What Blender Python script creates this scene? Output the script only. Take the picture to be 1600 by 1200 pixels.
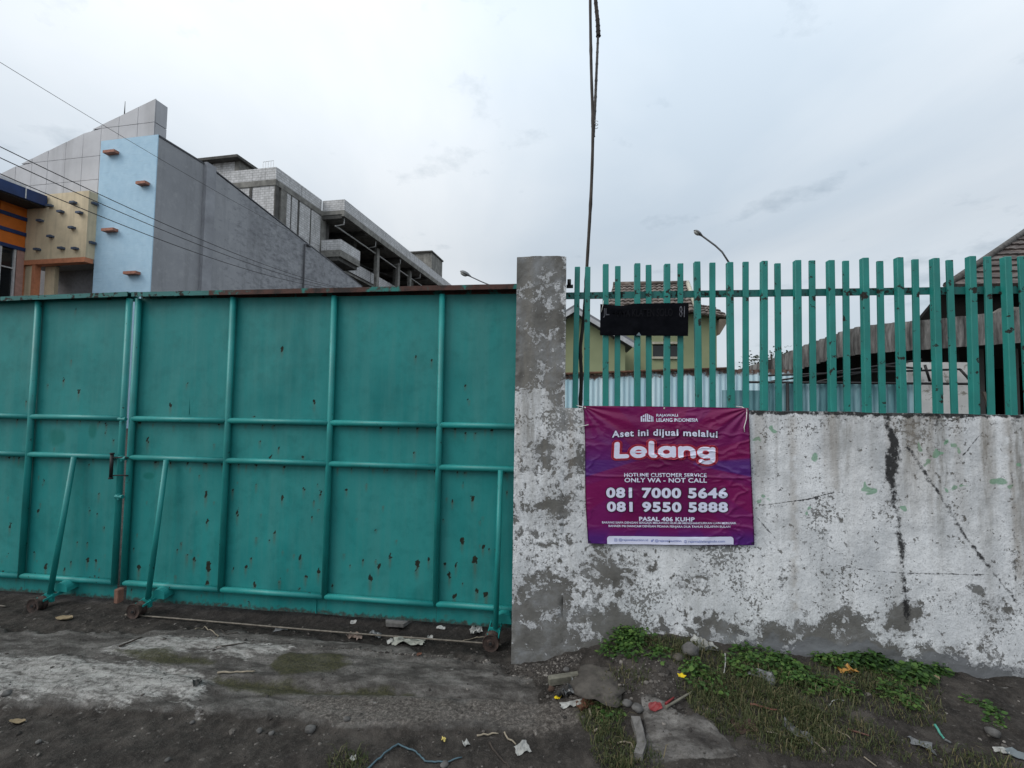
import bpy, bmesh, math, random
import numpy as np
from mathutils import Vector, Matrix
random.seed(7)
rad = math.radians
for o in list(bpy.data.objects): bpy.data.objects.remove(o)
scene = bpy.context.scene
col = scene.collection

# ---------------------------------------------------------------- camera
FOC, PITCH, ROLL, YAW, EYE = 720.0, 0.04709, 0.01486, 0.12020, 1.5
def cam_axes():
    cy, sy, cp, sp = math.cos(YAW), math.sin(YAW), math.cos(PITCH), math.sin(PITCH)
    F = Vector((-sy*cp, cy*cp, sp)); Rt = Vector((cy, sy, 0)); U = Rt.cross(F)
    return (Rt*math.cos(ROLL)+U*math.sin(ROLL)), (U*math.cos(ROLL)-Rt*math.sin(ROLL)), F
RT, UP, FW = cam_axes()
cd = bpy.data.cameras.new('camera'); cam = bpy.data.objects.new('camera', cd); col.objects.link(cam)
m = Matrix((RT, UP, -FW)).transposed().to_4x4(); m.translation = (0, 0, EYE); cam.matrix_world = m
cd.sensor_width = 36; cd.lens = FOC/1600*36; cd.clip_start = 0.05; cd.clip_end = 3000
scene.camera = cam
scene.render.resolution_x, scene.render.resolution_y = 1024, 768

# ---------------------------------------------------------------- sky, sun, exposure
SUN = Vector((-0.66, -0.40, 0.66)).normalized()          # towards the sun behind the cloud
scene.view_settings.view_transform = 'Standard'; scene.view_settings.look = 'None'
scene.view_settings.exposure = 0.15; scene.view_settings.gamma = 1
w = bpy.data.worlds.new('World'); scene.world = w; w.use_nodes = True
nt = w.node_tree; nt.nodes.clear()
def wn(t, **k):
    n = nt.nodes.new(t)
    for a, b in k.items(): setattr(n, a, b)
    return n
L = nt.links.new
tc = wn('ShaderNodeTexCoord')
sky = wn('ShaderNodeTexSky', sky_type='NISHITA', sun_disc=False, sun_elevation=math.asin(SUN.z),
         sun_rotation=math.atan2(SUN.x, SUN.y), altitude=100, air_density=1.0, dust_density=2.0)
bsky = wn('ShaderNodeBackground'); bsky.inputs[1].default_value = 0.12; L(sky.outputs[0], bsky.inputs[0])
sep = wn('ShaderNodeSeparateXYZ'); L(tc.outputs['Generated'], sep.inputs[0])
# flat cloud layer coordinates: direction / (z + k)
zk = wn('ShaderNodeMath', operation='MAXIMUM'); L(sep.outputs[2], zk.inputs[0]); zk.inputs[1].default_value = 0.0
zk2 = wn('ShaderNodeMath', operation='ADD'); L(zk.outputs[0], zk2.inputs[0]); zk2.inputs[1].default_value = 0.22
dv = wn('ShaderNodeVectorMath', operation='DIVIDE'); L(tc.outputs['Generated'], dv.inputs[0]); L(zk2.outputs[0], dv.inputs[1])
mp = wn('ShaderNodeMapping'); L(dv.outputs[0], mp.inputs[0]); mp.inputs['Scale'].default_value = (0.9, 0.55, 0.4); mp.inputs['Rotation'].default_value = (0, 0, 0.5)
mp.inputs['Location'].default_value = (3.3, 1.2, 0)
n1 = wn('ShaderNodeTexNoise'); n1.inputs['Scale'].default_value = 0.9; n1.inputs['Detail'].default_value = 6; n1.inputs['Roughness'].default_value = 0.5; n1.inputs['Distortion'].default_value = 0.5
L(mp.outputs[0], n1.inputs[0])
r1 = wn('ShaderNodeValToRGB'); L(n1.outputs[0], r1.inputs[0])
r1.color_ramp.elements[0].position = 0.34; r1.color_ramp.elements[0].color = (0.50, 0.575, 0.645, 1)
r1.color_ramp.elements[1].position = 0.66; r1.color_ramp.elements[1].color = (0.755, 0.785, 0.805, 1)
# small darker wisps
n2 = wn('ShaderNodeTexNoise'); n2.inputs['Scale'].default_value = 3.2; n2.inputs['Detail'].default_value = 9; n2.inputs['Roughness'].default_value = 0.6
mp2 = wn('ShaderNodeMapping'); L(dv.outputs[0], mp2.inputs[0]); mp2.inputs['Location'].default_value = (0.4, 7.1, 0); mp2.inputs['Scale'].default_value = (1, 1.0, 1)
L(mp2.outputs[0], n2.inputs[0])
r2 = wn('ShaderNodeValToRGB'); L(n2.outputs[0], r2.inputs[0])
r2.color_ramp.elements[0].position = 0.59; r2.color_ramp.elements[0].color = (1, 1, 1, 1)
r2.color_ramp.elements[1].position = 0.74; r2.color_ramp.elements[1].color = (0.70, 0.73, 0.75, 1)
mu = wn('ShaderNodeMixRGB', blend_type='MULTIPLY'); mu.inputs[0].default_value = 1; L(r1.outputs[0], mu.inputs[1]); L(r2.outputs[0], mu.inputs[2])
# overcast dome: brighter towards the zenith
zm = wn('ShaderNodeMapRange'); L(zk.outputs[0], zm.inputs[0])
for i, v in zip((1, 2, 3, 4), (0.3, 1, 1.0, 2.1)): zm.inputs[i].default_value = v
mu2 = wn('ShaderNodeMixRGB', blend_type='MULTIPLY'); mu2.inputs[0].default_value = 1; L(mu.outputs[0], mu2.inputs[1]); L(zm.outputs[0], mu2.inputs[2])
bcl = wn('ShaderNodeBackground'); L(mu2.outputs[0], bcl.inputs[0]); bcl.inputs[1].default_value = 1.0
mx = wn('ShaderNodeMixShader'); mx.inputs[0].default_value = 0.86; L(bsky.outputs[0], mx.inputs[1]); L(bcl.outputs[0], mx.inputs[2])
wo = wn('ShaderNodeOutputWorld'); L(mx.outputs[0], wo.inputs[0])
sl = bpy.data.lights.new('sun', 'SUN'); sl.energy = 1.5; sl.angle = rad(32); sl.color = (1, 0.965, 0.92)
so = bpy.data.objects.new('sun', sl); col.objects.link(so); so.location = (-20, -10, 40)
so.rotation_euler = (-SUN).to_track_quat('-Z', 'Y').to_euler()

# ---------------------------------------------------------------- pixel -> point helpers (photograph 1600 x 1200)
def ray(px, py): return RT*((px-800)/FOC) - UP*((py-600)/FOC) + FW
def at(px, py, Y):
    v = ray(px, py); p = v*(Y/v.y); return Vector((p.x, Y, p.z+EYE))
def atX(px, py, X):
    v = ray(px, py); p = v*(X/v.x); return Vector((X, p.y, p.z+EYE))

def frame(pivot, vpx, vpy=637):
    """building axes turned so that its depth lines run to the vanishing point; returns at(), atX() in the building's own axes and the turn angle"""
    d = ray(vpx, vpy); th = -math.atan2(d.x, d.y); R_ = Matrix.Rotation(-th, 3, 'Z'); pv = Vector((pivot.x, pivot.y, 0))
    c0 = R_ @ (Vector((0, 0, EYE))-pv)+pv
    def lat(px, py, Y): v = R_ @ ray(px, py); return c0+v*((Y-c0.y)/v.y)
    def latX(px, py, X): v = R_ @ ray(px, py); return c0+v*((X-c0.x)/v.x)
    return lat, latX, th

# ---------------------------------------------------------------- numpy noise
def _h(ix, iy, s):
    h = (ix*374761393 + iy*668265263 + s*1442695041) & 0xffffffff
    h = ((h ^ (h >> 13))*1274126177) & 0xffffffff
    return ((h ^ (h >> 16)) & 0xffffff)/float(0x1000000)
def vn(x, y, s=0):
    x = np.asarray(x, float); y = np.asarray(y, float)
    ix = np.floor(x).astype(np.int64); iy = np.floor(y).astype(np.int64); fx = x-ix; fy = y-iy
    fx = fx*fx*(3-2*fx); fy = fy*fy*(3-2*fy)
    return (_h(ix, iy, s)*(1-fx)+_h(ix+1, iy, s)*fx)*(1-fy)+(_h(ix, iy+1, s)*(1-fx)+_h(ix+1, iy+1, s)*fx)*fy
def fbm(x, y, s=0, o=4, r=0.5):
    t = 0; a = 1; n = 0
    for k in range(o):
        t = t+a*vn(np.asarray(x)*2**k+k*17.3, np.asarray(y)*2**k-k*9.1, s+k); n += a; a *= r
    return t/n
def sst(a, b, x):
    t = np.clip((np.asarray(x, float)-a)/(b-a), 0, 1); return t*t*(3-2*t)
def segdist(x, y, pts):
    d = np.full(np.shape(x), 1e9)
    for (ax, ay), (bx, by) in zip(pts[:-1], pts[1:]):
        dx, dy = bx-ax, by-ay; t = np.clip(((x-ax)*dx+(y-ay)*dy)/(dx*dx+dy*dy+1e-12), 0, 1)
        d = np.minimum(d, np.hypot(x-ax-t*dx, y-ay-t*dy))
    return d
def polysd(x, y, pts):       # signed distance, positive inside
    d = segdist(x, y, list(pts)+[pts[0]]); ins = np.zeros(np.shape(x), bool)
    n = len(pts)
    for i in range(n):
        (ax, ay), (bx, by) = pts[i], pts[(i+1) % n]
        c = ((ay > y) != (by > y)) & (x < (bx-ax)*(y-ay)/((by-ay) if by != ay else 1e-9)+ax)
        ins ^= c
    return np.where(ins, d, -d)

# ---------------------------------------------------------------- object helpers
def tag(o, label=None, cat=None, group=None, kind=None):
    for k, v in (('label', label), ('category', cat), ('group', group), ('kind', kind)):
        if v: o[k] = v
    return o
def thing(name, loc, label, cat, group=None):
    o = bpy.data.objects.new(name, None); col.objects.link(o); o.location = loc; o.empty_display_size = 0.1
    o['_r'] = list(loc)
    return tag(o, label, cat, group)
def rootloc(p):
    while p.parent: p = p.parent
    return Vector(p['_r']) if '_r' in p.keys() else Vector(p.location)
def link(name, me, mat, parent=None, smooth=False):
    o = bpy.data.objects.new(name, me); col.objects.link(o)
    if mat: me.materials.append(mat)
    if smooth: me.polygons.foreach_set('use_smooth', [True]*len(me.polygons))
    if parent:
        o.parent = parent; l = rootloc(parent); me.transform(Matrix.Translation(-l))
    return o
def mesh(name, vs, fs, mat, parent=None, smooth=False):
    me = bpy.data.meshes.new(name); me.from_pydata([tuple(v) for v in vs], [], fs); me.validate(); me.update()
    return link(name, me, mat, parent, smooth)
def bmobj(name, bm, mat, parent=None, smooth=False):
    me = bpy.data.meshes.new(name); bmesh.ops.recalc_face_normals(bm, faces=bm.faces); bm.to_mesh(me); bm.free(); return link(name, me, mat, parent, smooth)
def origin_base(o):
    """single-mesh thing: move the origin to the bottom centre"""
    n = len(o.data.vertices); a = np.empty(n*3); o.data.vertices.foreach_get('co', a); a = a.reshape(-1, 3)
    c = Vector(((a[:, 0].min()+a[:, 0].max())/2, (a[:, 1].min()+a[:, 1].max())/2, a[:, 2].min()))
    o.data.transform(Matrix.Translation(-c)); o.location = Vector(o.location)+c; return o
def box(name, x0, x1, y0, y1, z0, z1, mat, parent=None, bev=0.0):
    bm = bmesh.new(); add_box(bm, x0, x1, y0, y1, z0, z1)
    if bev: bmesh.ops.bevel(bm, geom=bm.edges[:], offset=bev, segments=1, affect='EDGES')
    return bmobj(name, bm, mat, parent)
def add_box(bm, x0, x1, y0, y1, z0, z1):
    vs = [bm.verts.new((x, y, z)) for x in sorted((x0, x1)) for y in sorted((y0, y1)) for z in sorted((z0, z1))]
    for f in ((0, 1, 3, 2), (4, 6, 7, 5), (0, 4, 5, 1), (2, 3, 7, 6), (0, 2, 6, 4), (1, 5, 7, 3)):
        bm.faces.new([vs[i] for i in f])
    return vs
def add_prism(bm, poly, vec):
    """planar polygon (list of 3D points) extruded by vec"""
    a = [bm.verts.new(p) for p in poly]; b = [bm.verts.new(Vector(p)+Vector(vec)) for p in poly]; n = len(a)
    bm.faces.new(a[::-1]); bm.faces.new(b)
    for i in range(n): bm.faces.new((a[i], a[(i+1) % n], b[(i+1) % n], b[i]))
def prism(name, poly, vec, mat, parent=None):
    bm = bmesh.new(); add_prism(bm, poly, vec); return bmobj(name, bm, mat, parent)
def add_tube(bm, pts, radii, seg=8, cap=True):
    pts = [Vector(p) for p in pts]
    if not hasattr(radii, '__len__'): radii = [radii]*len(pts)
    rings = []; prev = None
    for i, p in enumerate(pts):
        d = (pts[min(i+1, len(pts)-1)]-pts[max(i-1, 0)]).normalized()
        if prev is None: a = d.cross(Vector((0, 0, 1)) if abs(d.z) < 0.9 else Vector((1, 0, 0))).normalized()
        else: a = (prev-d*prev.dot(d)).normalized()
        prev = a; b = d.cross(a)
        rings.append([bm.verts.new(p+(a*math.cos(2*math.pi*k/seg)+b*math.sin(2*math.pi*k/seg))*radii[i]) for k in range(seg)])
    for r, q in zip(rings[:-1], rings[1:]):
        for k in range(seg): bm.faces.new((r[k], r[(k+1) % seg], q[(k+1) % seg], q[k]))
    if cap: bm.faces.new(rings[0][::-1]); bm.faces.new(rings[-1])
def tube(name, pts, radii, mat, parent=None, seg=10):
    bm = bmesh.new(); add_tube(bm, pts, radii, seg)
    o = bmobj(name, bm, mat, parent)
    o.data.polygons.foreach_set('use_smooth', [len(p.vertices) == 4 for p in o.data.polygons]); return o
def grid(name, nx, ny, fn, mat, parent=None, smooth=True, flip=False):
    """fn(U,V) arrays in 0..1 -> (X,Y,Z) arrays"""
    u, v = np.meshgrid(np.linspace(0, 1, nx), np.linspace(0, 1, ny)); X, Y, Z = fn(u, v)
    co = np.stack([np.broadcast_to(a, u.shape).ravel() for a in (X, Y, Z)], 1)
    i = (np.arange(ny-1)[:, None]*nx+np.arange(nx-1)[None, :]).ravel()
    q = np.stack([i, i+1, i+nx+1, i+nx], 1)
    if flip: q = q[:, ::-1]
    return npmesh(name, co, q, mat, parent, smooth)
def npmesh(name, co, q, mat, parent=None, smooth=False):
    me = bpy.data.meshes.new(name); k = q.shape[1]
    me.vertices.add(len(co)); me.vertices.foreach_set('co', np.asarray(co, np.float32).ravel())
    me.loops.add(q.size); me.loops.foreach_set('vertex_index', q.astype(np.int32).ravel())
    me.polygons.add(len(q)); me.polygons.foreach_set('loop_start', np.arange(0, q.size, k, dtype=np.int32))
    try: me.polygons.foreach_set('loop_total', np.full(len(q), k, np.int32))
    except Exception: pass
    me.update(calc_edges=True); me.validate()
    me.polygons.foreach_set('use_smooth', [bool(smooth)]*len(q))
    return link(name, me, mat, parent, smooth)
def setattr_f(o, name, arr):
    a = o.data.attributes.new(name, 'FLOAT', 'POINT'); a.data.foreach_set('value', np.asarray(arr, np.float32).ravel())

# ---------------------------------------------------------------- material helpers
class M:
    def __init__(s, name, rough=0.8, metal=0.0, spec=0.5):
        s.m = bpy.data.materials.new(name); s.m.use_nodes = True; s.t = s.m.node_tree
        s.b = s.t.nodes['Principled BSDF']; s.b.inputs['Roughness'].default_value = rough
        s.b.inputs['Metallic'].default_value = metal; s.b.inputs['Specular IOR Level'].default_value = spec
        s._g = None
    def n(s, t, **k):
        n = s.t.nodes.new(t)
        for a, b in k.items(): setattr(n, a, b)
        return n
    def put(s, sock, v):
        if hasattr(v, 'links') or hasattr(v, 'is_linked'): s.t.links.new(v, sock)
        elif isinstance(v, (tuple, list)) and len(v) == 3 and sock.type == 'RGBA': sock.default_value = (*v, 1)
        else: sock.default_value = v
    def pos(s, scale=(1, 1, 1), loc=(0, 0, 0), rot=(0, 0, 0)):
        if s._g is None: s._g = s.n('ShaderNodeNewGeometry')
        p = s.n('ShaderNodeMapping'); s.t.links.new(s._g.outputs['Position'], p.inputs[0])
        p.inputs['Scale'].default_value = scale; p.inputs['Location'].default_value = loc; p.inputs['Rotation'].default_value = rot
        return p.outputs[0]
    def noise(s, scale, detail=4, rough=0.55, vec=None, dist=0.0):
        n = s.n('ShaderNodeTexNoise'); s.put(n.inputs['Vector'], vec if vec is not None else s.pos())
        n.inputs['Scale'].default_value = scale; n.inputs['Detail'].default_value = detail
        n.inputs['Roughness'].default_value = rough; n.inputs['Distortion'].default_value = dist
        return n.outputs[0]
    def voro(s, scale, vec=None, feature='F1', out='Distance'):
        n = s.n('ShaderNodeTexVoronoi', feature=feature); s.put(n.inputs['Vector'], vec if vec is not None else s.pos()); n.inputs['Scale'].default_value = scale
        return n.outputs[out]
    def ramp(s, f, *stops, interp='LINEAR'):
        r = s.n('ShaderNodeValToRGB'); s.put(r.inputs[0], f); e = r.color_ramp; e.interpolation = interp
        while len(e.elements) < len(stops): e.elements.new(0.5)
        for el, (p, c) in zip(e.elements, stops):
            el.position = p; el.color = (c, c, c, 1) if not hasattr(c, '__len__') else (*c, 1)
        return r.outputs[0]
    def mix(s, f, a, b, mode='MIX'):
        n = s.n('ShaderNodeMixRGB', blend_type=mode); s.put(n.inputs[0], f); s.put(n.inputs[1], a); s.put(n.inputs[2], b); return n.outputs[0]
    def math(s, op, a, b=0.0, c=None):
        n = s.n('ShaderNodeMath', operation=op); s.put(n.inputs[0], a); s.put(n.inputs[1], b)
        if c is not None: s.put(n.inputs[2], c)
        return n.outputs[0]
    def attr(s, name):
        n = s.n('ShaderNodeAttribute', attribute_name=name); return n.outputs['Fac']
    def bump(s, h, strength=0.4, dist=0.01):
        n = s.n('ShaderNodeBump'); s.put(n.inputs['Height'], h); n.inputs['Strength'].default_value = strength; n.inputs['Distance'].default_value = dist
        s.t.links.new(n.outputs[0], s.b.inputs['Normal'])
    def base(s, c): s.put(s.b.inputs['Base Color'], c)
    def rough(s, c): s.put(s.b.inputs['Roughness'], c)

def plain(name, c, rough=0.8, metal=0.0, var=0.12, scale=6.0, bump=0.15, streak=False, spec=0.4, dist=0.004):
    """painted / cast surface with grain, blotches and optional vertical streaks"""
    a = M(name, rough, metal, spec); n1 = a.noise(scale, 6, 0.6)
    lo = tuple(x*(1-var*1.6) for x in c); hi = tuple(min(1, x*(1+var)) for x in c)
    cc = a.ramp(n1, (0.3, lo), (0.7, hi))
    if streak:
        n2 = a.noise(scale*1.2, 4, 0.6, a.pos(scale=(1, 1, 0.06))); cc = a.mix(a.ramp(n2, (0.48, 0.0), (0.75, 0.6)), cc, tuple(x*0.5 for x in c))
    a.base(cc); n3 = a.noise(scale*12, 4, 0.6); a.bump(n3, bump, dist)
    return a.m
# ================================================================ setting: ground
DW = 2.7527                      # front plane of the wall and the gate pillar
DG = 3.10                        # plane of the gate's pipe frame
WB = [(-9, 0), (-0.31, 0.0), (-0.12, 0.022), (0.06, 0.09), (0.24, 0.158), (0.42, 0.212), (0.63, 0.226), (0.77, 0.205), (0.97, 0.192), (1.2, 0.162),
      (1.435, 0.152), (1.75, 0.145), (2.06, 0.130), (2.36, 0.128), (4, 0.12), (9, 0.1)]
def gpt(px, py, z=0.0):
    v = ray(px, py); p = v*((z-EYE)/v.z); return (p.x, p.y)
def gpoly(pts): return [gpt(*p) for p in pts]
PALE = gpoly([(-120, 1030), (60, 1030), (150, 1040), (300, 1052), (332, 1066), (320, 1085), (312, 1118), (290, 1108), (268, 1090), (205, 1104), (160, 1107), (115, 1097), (-120, 1099)])
PALE2 = gpoly([(150, 1022), (205, 1003), (280, 997), (390, 1003), (455, 1016), (425, 1032), (380, 1035), (300, 1024), (260, 1037), (180, 1035)])
SLAB = gpoly([(-200, 985), (150, 990), (380, 985), (560, 1000), (690, 1026), (780, 1036), (835, 1060), (850, 1080), (845, 1115), (830, 1138), (640, 1140), (520, 1132), (330, 1118), (200, 1110), (-200, 1102)])
ROUGH = gpoly([(430, 1088), (600, 1092), (840, 1092), (905, 1110), (915, 1145), (850, 1150), (760, 1128), (640, 1138), (520, 1130), (440, 1112)])
MOSS = [gpoly([(415, 1041), (440, 1028), (520, 1030), (548, 1041), (520, 1056), (440, 1058)]), gpoly([(335, 1062), (480, 1071), (560, 1077), (650, 1086), (560, 1092), (420, 1087), (350, 1077)]),
        gpoly([(180, 1025), (300, 1028), (330, 1040), (250, 1042)])]
SLAB2 = gpoly([(1000, 1128), (1040, 1140), (1060, 1158), (1110, 1166), (1160, 1215), (1010, 1215)])
GROOVE = [gpt(*p) for p in [(250, 1052), (340, 1066), (480, 1077), (600, 1083), (760, 1086), (860, 1092)]]
STEP = [gpt(*p) for p in [(380, 1030), (450, 1020), (600, 1030), (700, 1042), (820, 1052)]]
def ground_parts(x, y):
    x = np.asarray(x, float); y = np.asarray(y, float)
    nz = fbm(x*6, y*6, 3, 4); nf = fbm(x*22, y*22, 9, 3)
    wob = (nz-0.5)*0.16+(nf-0.5)*0.05
    slab = sst(-0.03, 0.03, polysd(x, y, SLAB)+wob*0.8)
    pale = sst(-0.06, 0.06, np.maximum(polysd(x, y, PALE), polysd(x, y, PALE2)-0.01)+wob*0.55)
    rough = sst(-0.05, 0.05, polysd(x, y, ROUGH)+wob)
    moss = sst(-0.05, 0.04, np.maximum.reduce([polysd(x, y, p) for p in MOSS])+wob*0.7)
    slab2 = sst(-0.006, 0.012, polysd(x, y, SLAB2)+wob*0.15)
    return slab, pale, rough, moss, slab2, nz, nf
def damp_mask(x, y, nz):
    return sst(2.78, 2.86, y+(nz-0.5)*0.10)*(1-sst(3.5, 4.0, y))*(1-sst(-0.42, -0.25, x))*(0.35+0.65*sst(-3.2, -2.2, x+(nz-0.5)*0.8))+0.8*np.exp(-((y-2.68)/0.05)**2)*sst(-0.1, 0.3, x)*(1-sst(1.5, 2.4, x))*sst(0.3, 0.6, nz)
def G(x, y, parts=None):
    x = np.asarray(x, float); y = np.asarray(y, float)
    slab, pale, rough, moss, slab2, nz, nf = parts or ground_parts(x, y)
    wb = np.interp(x, [p[0] for p in WB], [p[1] for p in WB])
    t = sst(1.75, 2.72, y)
    mound = wb*(0.12+0.88*t)*(1-0.85*sst(2.95, 3.4, y))
    near = np.exp(-((x)/60)**2-((y)/60)**2)
    z = mound + (nz-0.5)*0.045*near + (nf-0.5)*0.024*near+ (fbm(x*55, y*55, 12, 2)-0.5)*0.009*near + (fbm(x*1.3, y*1.3, 31, 3)-0.5)*0.03*near
    left = 1-sst(-0.45, -0.15, x)
    z = z-0.012*left
    z = z*(1-0.55*slab*left)+0.020*slab*left+0.014*(fbm(x*2.2+y*3, y*7-x*1.5, 35, 4)-0.5)*slab*left*2
    z = z+0.016*pale+0.012*slab2
    gd = segdist(x, y, GROOVE); z = z-0.03*np.exp(-(gd/0.035)**2)
    sd = segdist(x, y, STEP); z = z-0.012*np.exp(-(sd/0.02)**2)
    z = z-0.028*sst(2.955, 2.985, y)*(1-sst(3.10, 3.16, y))*left*sst(-2.9, -2.3, x)     # earth trench behind the track
    z = z-0.02*sst(2.80, 2.85, y)*(1-sst(2.95, 3.0, y))*left*sst(-2.6, -1.5, x)
    return z
def g1(x, y): return float(G(np.array([x]), np.array([y]))[0])
def gat(px, py, dz=0.0):
    v = ray(px, py); z = 0.0
    for _ in range(14):
        p = v*((z-EYE)/v.z); z = 0.5*z+0.5*g1(p.x, p.y)
    p = v*((z-EYE)/v.z)
    return Vector((p.x, p.y, g1(p.x, p.y)+dz))

g = M('ground_earth', 0.93, 0, 0.25)
na = g.noise(7, 8, 0.62); nb = g.noise(38, 8, 0.72); nc = g.noise(150, 4, 0.7)
dirt = g.ramp(na, (0.30, (0.016, 0.0138, 0.012)), (0.5, (0.038, 0.033, 0.029)), (0.70, (0.085, 0.075, 0.066)))
dirt = g.mix(g.ramp(nb, (0.47, 0.0), (0.70, 0.6)), dirt, (0.090, 0.080, 0.071))
dirt = g.mix(g.ramp(nc, (0.58, 0.0), (0.72, 0.55)), dirt, (0.15, 0.143, 0.135))
slabc = g.ramp(g.noise(9, 9, 0.7, g.pos(scale=(0.6, 1.5, 1), rot=(0, 0, -0.35))), (0.33, (0.030, 0.027, 0.025)), (0.46, (0.085, 0.079, 0.073)), (0.57, (0.165, 0.156, 0.146)), (0.70, (0.27, 0.258, 0.243)))
slabc = g.mix(g.ramp(g.noise(55, 5, 0.7), (0.5, 0.0), (0.7, 0.75)), slabc, (0.050, 0.044, 0.039))
roughc = g.ramp(g.noise(60, 6, 0.7), (0.38, (0.040, 0.034, 0.030)), (0.52, (0.13, 0.115, 0.102)), (0.66, (0.28, 0.252, 0.228)))
strk = g.noise(20, 8, 0.7, g.pos(scale=(0.45, 1.7, 1), rot=(0, 0, -0.45)))
palec = g.ramp(strk, (0.32, (0.11, 0.102, 0.094)), (0.46, (0.28, 0.27, 0.255)), (0.62, (0.43, 0.42, 0.40)))
palec = g.mix(g.ramp(g.noise(42, 6, 0.7), (0.50, 0.0), (0.64, 0.8)), palec, (0.07, 0.066, 0.062))
mossc = g.ramp(g.noise(70, 4, 0.6), (0.35, (0.024, 0.024, 0.011)), (0.65, (0.066, 0.066, 0.026)))
def edge(att, k=0.5, lo=0.44, hi=0.56):
    return g.ramp(g.math('ADD', g.math('MULTIPLY', g.math('SUBTRACT', nb, 0.5), k), g.attr(att)), (lo, 0.0), (hi, 1.0))
c = g.mix(g.math('MULTIPLY', edge('slab', 0.9, 0.35, 0.75), 0.85), dirt, slabc)
c = g.mix(g.math('MULTIPLY', edge('rough', 1.2, 0.35, 0.9), 0.7), c, roughc)
fz = g.math('MULTIPLY', g.math('SUBTRACT', strk, 0.5), 2.6)
c = g.mix(g.ramp(g.math('ADD', g.math('ADD', g.attr('pale'), fz), g.math('MULTIPLY', g.math('SUBTRACT', nb, 0.5), 1.2)), (0.38, 0.0), (0.85, 1.0)), c, palec)
c = g.mix(edge('slab2', 0.3), c, slabc)
c = g.mix(g.math('MULTIPLY', edge('moss', 1.0, 0.3, 0.8), 0.8), c, mossc)
c = g.mix(g.math('MULTIPLY', g.attr('damp'), g.ramp(nb, (0.35, 0.9), (0.7, 0.55))), c, g.ramp(nc, (0.4, (0.0085, 0.0074, 0.0066)), (0.7, (0.030, 0.026, 0.023))))
g.base(c)
hh = g.math('ADD', g.math('MULTIPLY', nb, 0.7), g.math('MULTIPLY', nc, 0.5)); g.bump(hh, 1.0, 0.022)
xs = np.concatenate([[-900, -300, -120, -60, -35, -20, -12, -8, -6.2], np.arange(-5.2, 3.3, 0.0135), [3.6, 4.2, 5.5, 8, 14, 30, 60, 150, 400, 900]])
ys = np.concatenate([[-900, -300, -90, -30, -10, -4, -1.5, 0, 0.8, 1.2], np.arange(1.45, 3.2, 0.0135), [3.3, 3.5, 4, 5, 7, 10, 16, 30, 60, 120, 300, 900]])
XX, YY = np.meshgrid(xs, ys); pr = ground_parts(XX, YY); ZZ = G(XX, YY, pr)
nx, ny = len(xs), len(ys)
gi = (np.arange(ny-1)[:, None]*nx+np.arange(nx-1)[None, :]).ravel()
ground = npmesh('ground', np.stack([XX.ravel(), YY.ravel(), ZZ.ravel()], 1), np.stack([gi, gi+1, gi+nx+1, gi+nx], 1), g.m, None, True)
tag(ground, 'dark bare earth and worn concrete apron in front of the gate and wall', kind='structure')
for k, a in zip(('slab', 'pale', 'rough', 'moss', 'slab2'), pr[:5]): setattr_f(ground, k, a)
setattr_f(ground, 'damp', damp_mask(XX, YY, pr[5]))

# ================================================================ wall and pillar
def X2(px, py, Y=DW): p = at(px, py, Y); return (p.x, p.z)
BARE = [X2(*p) for p in [(1420, 700), (1460, 760), (1510, 840), (1580, 930), (1620, 990)]]
MOULD = [X2(*p) for p in [(1385, 655), (1396, 690), (1392, 745), (1402, 800), (1408, 850), (1412, 900), (1417, 965)]]
CRACKS = [[X2(*p) for p in [(1178, 790), (1215, 786), (1260, 780), (1300, 770), (1318, 768)]], [X2(*p) for p in [(1310, 884), (1380, 894), (1470, 897), (1545, 898)]],
          [X2(*p) for p in [(1180, 805), (1212, 842)]], [X2(*p) for p in [(1535, 676), (1505, 712)]]]
BROWN = [[X2(1238, 655), X2(1243, 950)], [X2(1302, 650), X2(1306, 760)], [X2(1574, 650), X2(1594, 900)]]
GREEN = [X2(*p) for p in [(1441, 700), (1446, 722), (1466, 707), (1478, 690), (1490, 697), (1499, 704), (1488, 757), (1482, 764), (1560, 750), (1578, 758), (1278, 716), (1186, 690), (1210, 672),
                          (1196, 779), (1186, 778), (1258, 798), (1352, 757), (1411, 790), (1595, 722), (1505, 757), (1360, 767)]]
PATCH = [(X2(*p), r) for p, r in [((1505, 810), 0.035), ((1495, 850), 0.05), ((1530, 930), 0.07), ((1560, 960), 0.12), ((1315, 815), 0.028), ((1345, 815), 0.022), ((1400, 965), 0.10), ((1245, 830), 0.03),
                                   ((940, 880), 0.10), ((965, 905), 0.09), ((870, 790), 0.12), ((840, 930), 0.13), ((1010, 880), 0.08), ((1120, 985), 0.1), ((960, 970), 0.09), ((900, 720), 0.10), ((1065, 915), 0.07),
                                   ((1430, 960), 0.10), ((1320, 960), 0.09), ((1590, 880), 0.05), ((1100, 900), 0.06), ((850, 700), 0.09)]]
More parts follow.
